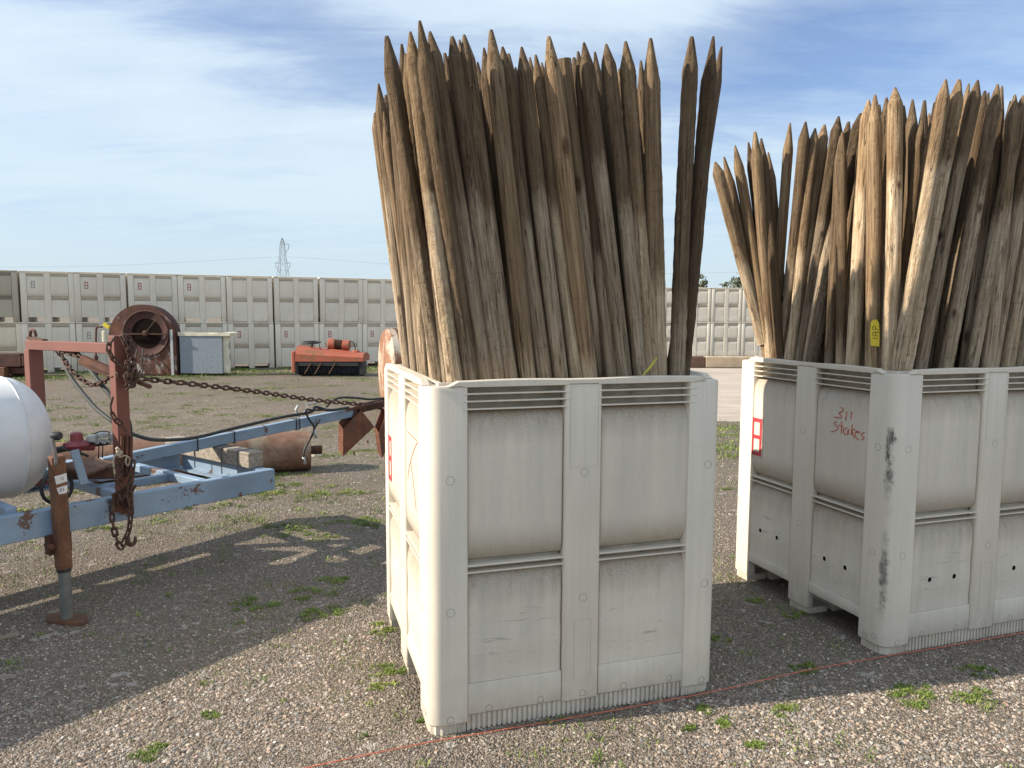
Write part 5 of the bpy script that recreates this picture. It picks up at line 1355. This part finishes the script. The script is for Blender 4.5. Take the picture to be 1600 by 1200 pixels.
# ------------------------------------------------------------------ gravel stones (geometry nodes on a point cloud)
def in_view_points(n, y0, y1, power):
    out = []
    y = y0+(y1-y0)*rng.random(n)**power
    x = (rng.random(n)*2-1)*(y*.80+.9)
    return np.stack([x, y, np.zeros(n)], 1)
def in_bin(P):
    keep = np.ones(len(P), bool)
    for A, a in ((A1, a1), (A2, a2)):
        dx = P[:, 0]-A.x; dy = P[:, 1]-A.y; s = dx*math.cos(a)+dy*math.sin(a); t = -dx*math.sin(a)+dy*math.cos(a)
        keep &= ~((s > .01) & (s < BW-.01) & (t > .01) & (t < BD-.01))
    return keep
def pebbles(P, name, smin, smax):
    P = P[in_bin(P)]
    me = bpy.data.meshes.new(name); me.from_pydata(P.tolist(), [], []); me.materials.append(MATS['pebble_stone'])
    sz = smin+(smax-smin)*rng.random(len(P))**3.0
    at = me.attributes.new('psize', 'FLOAT', 'POINT'); at.data.foreach_set('value', sz.astype(np.float32))
    o = bpy.data.objects.new(name, me); COL.objects.link(o); tag(o, kind='stuff')
    ng = bpy.data.node_groups.new(name, 'GeometryNodeTree')
    ng.interface.new_socket('Geometry', in_out='INPUT', socket_type='NodeSocketGeometry'); ng.interface.new_socket('Geometry', in_out='OUTPUT', socket_type='NodeSocketGeometry')
    gi = ng.nodes.new('NodeGroupInput'); go = ng.nodes.new('NodeGroupOutput')
    iop = ng.nodes.new('GeometryNodeInstanceOnPoints'); jn = ng.nodes.new('GeometryNodeJoinGeometry')
    for sd_ in range(4):
        ico = ng.nodes.new('GeometryNodeMeshIcoSphere'); ico.inputs['Radius'].default_value = 1; ico.inputs['Subdivisions'].default_value = 2 if sd_ < 2 else 1
        sp1 = ng.nodes.new('GeometryNodeSetPosition'); nz = ng.nodes.new('ShaderNodeTexNoise'); nz.noise_dimensions = '4D'; nz.inputs['W'].default_value = sd_*3.7; nz.inputs['Scale'].default_value = .8
        pos = ng.nodes.new('GeometryNodeInputPosition'); ng.links.new(pos.outputs[0], nz.inputs['Vector'])
        vm = ng.nodes.new('ShaderNodeVectorMath'); vm.operation = 'SUBTRACT'; vm.inputs[1].default_value = (.5, .5, .5); ng.links.new(nz.outputs['Color'], vm.inputs[0])
        vm2 = ng.nodes.new('ShaderNodeVectorMath'); vm2.operation = 'SCALE'; vm2.inputs['Scale'].default_value = 1.9; ng.links.new(vm.outputs[0], vm2.inputs[0])
        ng.links.new(ico.outputs['Mesh'], sp1.inputs['Geometry']); ng.links.new(vm2.outputs[0], sp1.inputs['Offset'])
        tf = ng.nodes.new('GeometryNodeTransform'); tf.inputs['Scale'].default_value = (1.15, .85, .62); ng.links.new(sp1.outputs[0], tf.inputs['Geometry'])
        sm_ = ng.nodes.new('GeometryNodeSetMaterial'); sm_.inputs['Material'].default_value = MATS['pebble_stone']; ng.links.new(tf.outputs[0], sm_.inputs[0])
        g2 = ng.nodes.new('GeometryNodeGeometryToInstance'); ng.links.new(sm_.outputs[0], g2.inputs[0]); ng.links.new(g2.outputs[0], jn.inputs[0])
    ng.links.new(gi.outputs[0], iop.inputs['Points']); ng.links.new(jn.outputs[0], iop.inputs['Instance']); iop.inputs['Pick Instance'].default_value = True
    na = ng.nodes.new('GeometryNodeInputNamedAttribute'); na.data_type = 'FLOAT'; na.inputs['Name'].default_value = 'psize'
    ng.links.new(na.outputs[0], iop.inputs['Scale'])
    rv = ng.nodes.new('FunctionNodeRandomValue'); rv.data_type = 'FLOAT_VECTOR'; rv.inputs[0].default_value = (-.5, -.5, 0); rv.inputs[1].default_value = (.5, .5, 6.28)
    ng.links.new(rv.outputs[0], iop.inputs['Rotation'])
    ri = ng.nodes.new('FunctionNodeRandomValue'); ri.data_type = 'INT'; ri.inputs[4].default_value = 0; ri.inputs[5].default_value = 3
    ng.links.new(ri.outputs[2], iop.inputs['Instance Index'])
    ng.links.new(iop.outputs[0], go.inputs[0])
    md = o.modifiers.new('stones', 'NODES'); md.node_group = ng
    return o
near = in_view_points(230000, 1.3, 5.2, 1.15)
pebbles(near, 'gravel', .0014, .0060)
strip = []
for (x0, y0, x1, y1, wpx, n_) in ((150, 1150, 610, 985, 45, 2600), (250, 1190, 560, 1090, 50, 1400), (1080, 1110, 1600, 1070, 45, 1600), (1100, 1180, 1600, 1160, 50, 1500), (0, 1190, 300, 1180, 25, 500), (1000, 1150, 1400, 1150, 60, 900)):
    for _ in range(n_):
        f = random.random(); P = atZ(x0+(x1-x0)*f+random.gauss(0, 25), y0+(y1-y0)*f+random.gauss(0, wpx*.5)); strip.append((P.x, P.y, 0.0))
pebbles(np.array(strip), 'gravel', .003, .0092)
far = in_view_points(70000, 5.2, 13.0, 1.4)
far = far[~((far[:, 0] > 1.0) & (far[:, 1] > 9.6))]
pebbles(far, 'gravel', .0025, .009)

# ------------------------------------------------------------------ weeds
def weeds(name, pts, seed):
    rnd = random.Random(seed); vs, fs = [], []
    for (x, y, R0, hh, nb) in pts:
        for _ in range(nb):
            rr = R0*math.sqrt(rnd.random()); a = rnd.uniform(0, 6.28); bx, by = x+rr*math.cos(a)*1.25, y+rr*math.sin(a)
            h = hh*rnd.uniform(.4, 1.0)*(1-.5*rr/R0); l = rnd.uniform(.3, 1.1)*h; b = rnd.uniform(0, 6.28); w = h*rnd.uniform(.10, .2)
            d = Vector((math.cos(b), math.sin(b), 0)); s = Vector((-d.y, d.x, 0))*w; P = Vector((bx, by, 0))
            j = len(vs); m_ = P+d*l*.4+Vector((0, 0, h*.6)); t = P+d*l+Vector((0, 0, h*rnd.uniform(.6, 1)))
            vs += [P-s*.4, P+s*.4, m_+s, m_-s, t]; fs += [(j, j+1, j+2, j+3), (j+3, j+2, j+4)]
    me = bpy.data.meshes.new(name); me.from_pydata(vs, [], fs); me.materials.append(MATS['weed_green'])
    o = inst(name, me); tag(o, kind='stuff'); return o
pts = []
main = [(400, 948, 26), (484, 928, 20), (500, 962, 26), (525, 905, 18), (608, 983, 20), (150, 826, 14), (355, 776, 22), (400, 772, 20), (430, 768, 14), (455, 758, 14), (485, 772, 20), (530, 770, 14), (560, 770, 16), (555, 815, 22), (575, 820, 20),
        (468, 832, 20), (505, 838, 18), (545, 708, 14), (590, 706, 16), (455, 742, 18), (350, 600+100, 8), (248, 667, 14), (285, 665, 12), (90, 660, 0), (230, 660, 12), (210, 640, 10), (320, 640, 10), (420, 650, 16), (515, 668, 14), (575, 675, 12),
        (1137, 712, 18), (1138, 680, 12), (1140, 765, 10), (240, 1177, 20), (330, 1118, 8), (612, 1050, 22), (592, 1075, 10), (1440, 1090, 30), (1530, 1095, 26), (1415, 1078, 14), (1530, 1050, 16), (1130, 1130, 14), (660, 1128, 6), (1080, 1140, 8), (1230, 1112, 16), (1180, 1165, 12), (1100, 1110, 10), (1260, 1045, 14), (1240, 960, 12), (1120, 1000, 12), (1180, 940, 10), (160, 680, 10), (120, 770, 12)]
for x, y, rpx in main:
    if rpx <= 0: continue
    P = atZ(x, y); R0 = rpx*P.y/FPX*1.2; dist = P.y
    for _k in range(11):
        a = random.uniform(0, 6.28); q = R0*random.random()**.7*1.15; r_ = R0*random.uniform(.18, .5)
        pts.append((P.x+q*math.cos(a)*1.3, P.y+q*math.sin(a), r_, min(.05, .22*r_+.014), int(18+rpx*2.2)))
for _ in range(3200):
    y = 1.7+9*random.random()**1.3; x = random.uniform(-1, 1)*(y*.78+.3)
    nn = mnoise.noise(Vector((x*.7, y*.7, 3.3)))
    if nn < random.uniform(-.25, .3) or (x > 1 and y > 9.6): continue
    R0 = random.uniform(.01, .06)*(1+.12*y); pts.append((x, y, R0, random.uniform(.012, .03), int(10+R0*300)))
for _ in range(260):       # band of weeds before the stacked bins
    f = random.uniform(-.05, 1.2); P = Sa.lerp(Ea, f)-Vector((-wd.y, wd.x, 0))*random.uniform(.15, 2.6); pts.append((P.x, P.y, random.uniform(.15, .45), random.uniform(.03, .09), 60))
for _ in range(900):
    y = random.uniform(4.8, 17); x = random.uniform(-.75, -.05)*y; R0 = random.uniform(.04, .18)*(y/8)**.5
    if mnoise.noise(Vector((x*.5, y*.5, 9.1))) > random.uniform(-.35, .25): pts.append((x, y, R0, random.uniform(.02, .05), int(24+R0*420)))
for _ in range(40):
    P = atZ(random.uniform(1125, 1160), random.uniform(656, 720)); pts.append((P.x+random.uniform(-.5, .5), P.y, .2, .06, 50))
pts = [p for p in pts if in_bin(np.array([[p[0], p[1], 0]]))[0]]
weeds('weeds', pts, 5)
